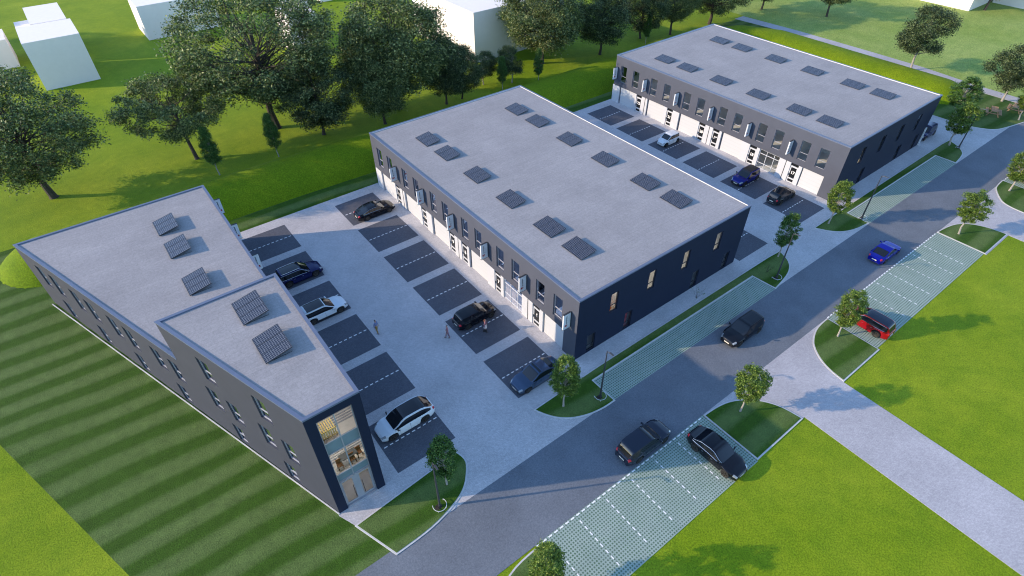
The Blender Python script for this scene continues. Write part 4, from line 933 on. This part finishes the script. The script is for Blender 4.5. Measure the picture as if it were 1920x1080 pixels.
# ------------------------------------------------------------------ picnic tables
def picnic():
    r = thing('picnic_table', 'x', 'picnic table', group='wooden picnic tables on the lawn')
    m = MB()
    for i in range(5): m.box(-.9, .9, -.37+i*.15, -.24+i*.15, .72, .76)
    m.build('table_top', 'oak_wood', r)
    for s in (-1, 1):
        m = MB()
        for i in range(2): y = s*.7+(-.14 if i == 0 else .01); m.box(-.9, .9, y, y+.13, .43, .47)
        m.build('bench_seat', 'oak_wood', r)
    for x in (-.65, .61):
        m = MB(); m.box(x, x+.04, -.84, .84, .34, .43); m.box(x, x+.04, -.36, .36, .64, .72)
        for s in (-1, 1): m.add([(x-.04, s*.2, .72), (x, s*.2, .72), (x, s*.3, .72), (x-.04, s*.3, .72), (x-.04, s*.62, 0), (x, s*.62, 0), (x, s*.72, 0), (x-.04, s*.72, 0)], [(0,1,5,4),(1,2,6,5),(2,3,7,6),(3,0,4,7),(4,5,6,7)])
        m.build('leg_frame', 'oak_wood', r)
    return r
pt = picnic(); pt.location = (86.5, -2.0, .1); pt.rotation_euler = (0, 0, R(20)); pt.scale = (1.25, 1.25, 1.25); pt['label'] = 'wooden picnic table standing clear on the lawn beyond the road'
p2 = copy_tree(pt); p2.location = (90.6, -3.6, .1); p2.rotation_euler = (0, 0, R(10)); p2['label'] = 'wooden picnic table cut by the right edge, behind a young tree'

# ------------------------------------------------------------------ people
def skin_obj(name, verts, edges, radii, mat, parent, root=0, lv=1):
    me = bpy.data.meshes.new(name); me.from_pydata(verts, edges, [])
    o = bpy.data.objects.new(name, me); col.objects.link(o); md = o.modifiers.new('skin', 'SKIN')
    sk = me.skin_vertices[0].data
    for i, rr in enumerate(radii): sk[i].radius = (rr, rr*.8) if not isinstance(rr, tuple) else rr
    sk[root].use_root = True
    md.use_smooth_shade = True; sb = o.modifiers.new('sub', 'SUBSURF'); sb.levels = lv; sb.render_levels = lv
    bpy.context.view_layer.update()
    m2 = bpy.data.meshes.new_from_object(o.evaluated_get(bpy.context.evaluated_depsgraph_get())); bpy.data.objects.remove(o)
    m2.materials.clear(); m2.materials.append(MATS[mat]); m2.name = name
    return link(name, m2, parent)
def person(label, x, y, rz, h, top_m, leg_m, hair_m, skirt=False, long_hair=False, stride=.12, arms=((-.28, .05, .80), (.28, .02, .80)), bag=None):
    r = thing('person', label, 'person', (x, y, .04), rz, None); s = h/1.75; r.scale = (s, s, s)
    hp, hs = .085, .19
    aL, aR = [Vector(a) for a in arms]
    V = [(0,0,.95), (0,0,1.12), (0,0,1.34), (0,0,1.47), (0,.01,1.53), (0,.015,1.60), (0,.01,1.69)]
    E = [(0,1),(1,2),(2,3),(3,4),(4,5),(5,6)]; Rr = [.13, .115, .135, .055, .055, .085, .06]
    for sg_, (st, hand) in ((-1, (-stride, aL)), (1, (stride, aR))):
        i = len(V); V += [(sg_*hp, 0, .88), (sg_*hp*1.05, st*.5+.02, .50), (sg_*hp*1.05, st, .09), (sg_*hp*1.1, st+.14, .03)]; E += [(0,i),(i,i+1),(i+1,i+2),(i+2,i+3)]; Rr += [.085, .06, .038, .03]
        i = len(V); el = Vector((sg_*.25, -.04, 1.12)); V += [(sg_*.17, 0, 1.40), tuple(el), tuple(hand), tuple(hand+Vector((0, .02, -.08)))]; E += [(2,i),(i,i+1),(i+1,i+2),(i+2,i+3)]; Rr += [.055, .04, .026, .03]
        b = i+3
        for f in range(4):
            j = len(V); o_ = Vector(V[b]); ox = (f-1.5)*.018; ln = (.07, .08, .078, .062)[f]
            V += [tuple(o_+Vector((ox*.5*sg_, ox, -.03))), tuple(o_+Vector((ox*.5*sg_, ox+.008, -.03-ln)))]; E += [(b,j),(j,j+1)]; Rr += [.009, .007]
        j = len(V); o_ = Vector(V[i+2]); V += [tuple(o_+Vector((-sg_*.03, .035, -.03))), tuple(o_+Vector((-sg_*.035, .045, -.08)))]; E += [(i+2,j),(j,j+1)]; Rr += [.011, .008]
    body = skin_obj('body', V, E, Rr, 'skin', r)
    # face: nose, ears, eyes, mouth worked into small raised features
    m = MB(); m.tube([(0,.09,1.60), (0,.112,1.575)], [.008, .014], 6)
    for s_2 in (-1, 1): m.tube([(s_2*.082, 0, 1.60), (s_2*.09, -.01, 1.585)], [.02, .014], 6)
    m.build('nose_and_ears', 'skin', body)
    m = MB()
    for s_2 in (-1, 1): m.box(s_2*.03-.012, s_2*.03+.012, .084, .092, 1.606, 1.614)
    m.box(-.022, .022, .084, .09, 1.545, 1.551); m.build('eyes_and_mouth', 'hair_dark', body)
    T = [(0,0,.98), (0,0,1.15), (0,0,1.34), (0,0,1.44)]; TE = [(0,1),(1,2),(2,3)]; TR = [.165, .15, .175, .09]
    for sg_, hand in ((-1, aL), (1, aR)):
        i = len(T); el = Vector((sg_*.25, -.04, 1.12)); T += [(sg_*.17, 0, 1.40), tuple(el), tuple(el.lerp(hand, .75))]; TE += [(2,i),(i,i+1),(i+1,i+2)]; TR += [.08, .06, .045]
    skin_obj('top', T, TE, TR, top_m, r)
    if skirt:
        m = MB(); n = 16; rings = [(.13, 1.03), (.17, .9), (.22, .6)]; vs = [(rr*math.cos(2*PI*k2/n), rr*.8*math.sin(2*PI*k2/n), z) for rr, z in rings for k2 in range(n)]
        m.add(vs, [(a*n+k2, a*n+(k2+1) % n, (a+1)*n+(k2+1) % n, (a+1)*n+k2) for a in range(2) for k2 in range(n)]); m.build('skirt', leg_m, r, True)
    else:
        T = [(0,0,.98), (0,0,.9)]; TE = [(0,1)]; TR = [.14, .14]
        for sg_, st in ((-1, -stride), (1, stride)): i = len(T); T += [(sg_*hp, 0, .84), (sg_*hp*1.05, st*.5+.02, .50), (sg_*hp*1.05, st, .12)]; TE += [(1,i),(i,i+1),(i+1,i+2)]; TR += [.1, .077, .058]
        skin_obj('trousers', T, TE, TR, leg_m, r)
    for sg_, st in ((-1, -stride), (1, stride)): skin_obj('shoe', [(sg_*hp*1.08, st-.05, .045), (sg_*hp*1.1, st+.05, .05), (sg_*hp*1.12, st+.17, .035)], [(0,1),(1,2)], [.045, .05, .036], 'shoe_dark', r)
    if long_hair: skin_obj('hair', [(0,-.01,1.70), (0,-.05,1.64), (0,-.09,1.5), (0,-.1,1.36)], [(0,1),(1,2),(2,3)], [.085, .1, .09, .05], hair_m, r)
    else: skin_obj('hair', [(0,.0,1.70), (0,-.035,1.67), (0,-.05,1.6)], [(0,1),(1,2)], [.082, .09, .07], hair_m, r)
    return r
person('standing man in grey-blue shirt and mustard trousers, alone near the white cars', -12.8, 14.25, R(-150), 1.78, 'cloth_blue', 'cloth_mustard', 'hair_dark', stride=.1, arms=((-.12, .2, 1.08), (.28, .02, .80)))
wA = person('walking woman with dark hair and pink top behind the black hatchback', -7.7, 9.55, R(70), 1.72, 'cloth_pink', 'cloth_mauve', 'hair_dark', stride=.17, arms=((-.25, .12, .86), (.3, .1, .84)))
wB = person('woman with long auburn hair and pale skirt at the side of the black hatchback', -4.35, 8.0, R(-140), 1.72, 'cloth_pink', 'cloth_white', 'hair_auburn', skirt=True, long_hair=True, stride=.07)
def bag(x, y, z, rz, mat, label):
    r = thing('handbag', label, 'bag', (x, y, z), rz, None)
    m = MB(); m.add([(-.2,-.06,0),(.2,-.06,0),(.2,.06,0),(-.2,.06,0),(-.17,-.03,.28),(.17,-.03,.28),(.17,.03,.28),(-.17,.03,.28)], [(3,2,1,0),(4,5,6,7),(0,1,5,4),(1,2,6,5),(2,3,7,6),(3,0,4,7)]); m.build('bag_body', mat, r)
    m = MB(); m.tube([(-.1,0,.28), (-.07,0,.42), (.07,0,.42), (.1,0,.28)], .008, 5); m.build('strap', mat, r)
ha = wA.matrix_basis @ Vector((-.25, .14, .76)); hb = wB.matrix_basis @ Vector((.28, .03, .70))
bpy.context.view_layer.update()
ha = wA.matrix_world @ Vector((.3, .12, .70)); hb = wB.matrix_world @ Vector((.28, .03, .68))
bag(ha.x, ha.y, ha.z-.40, R(70), 'cloth_white', 'white shopping bag carried by the walking woman'); bag(hb.x, hb.y, hb.z-.40, R(-40), 'shoe_dark', 'black handbag held by the auburn-haired woman')
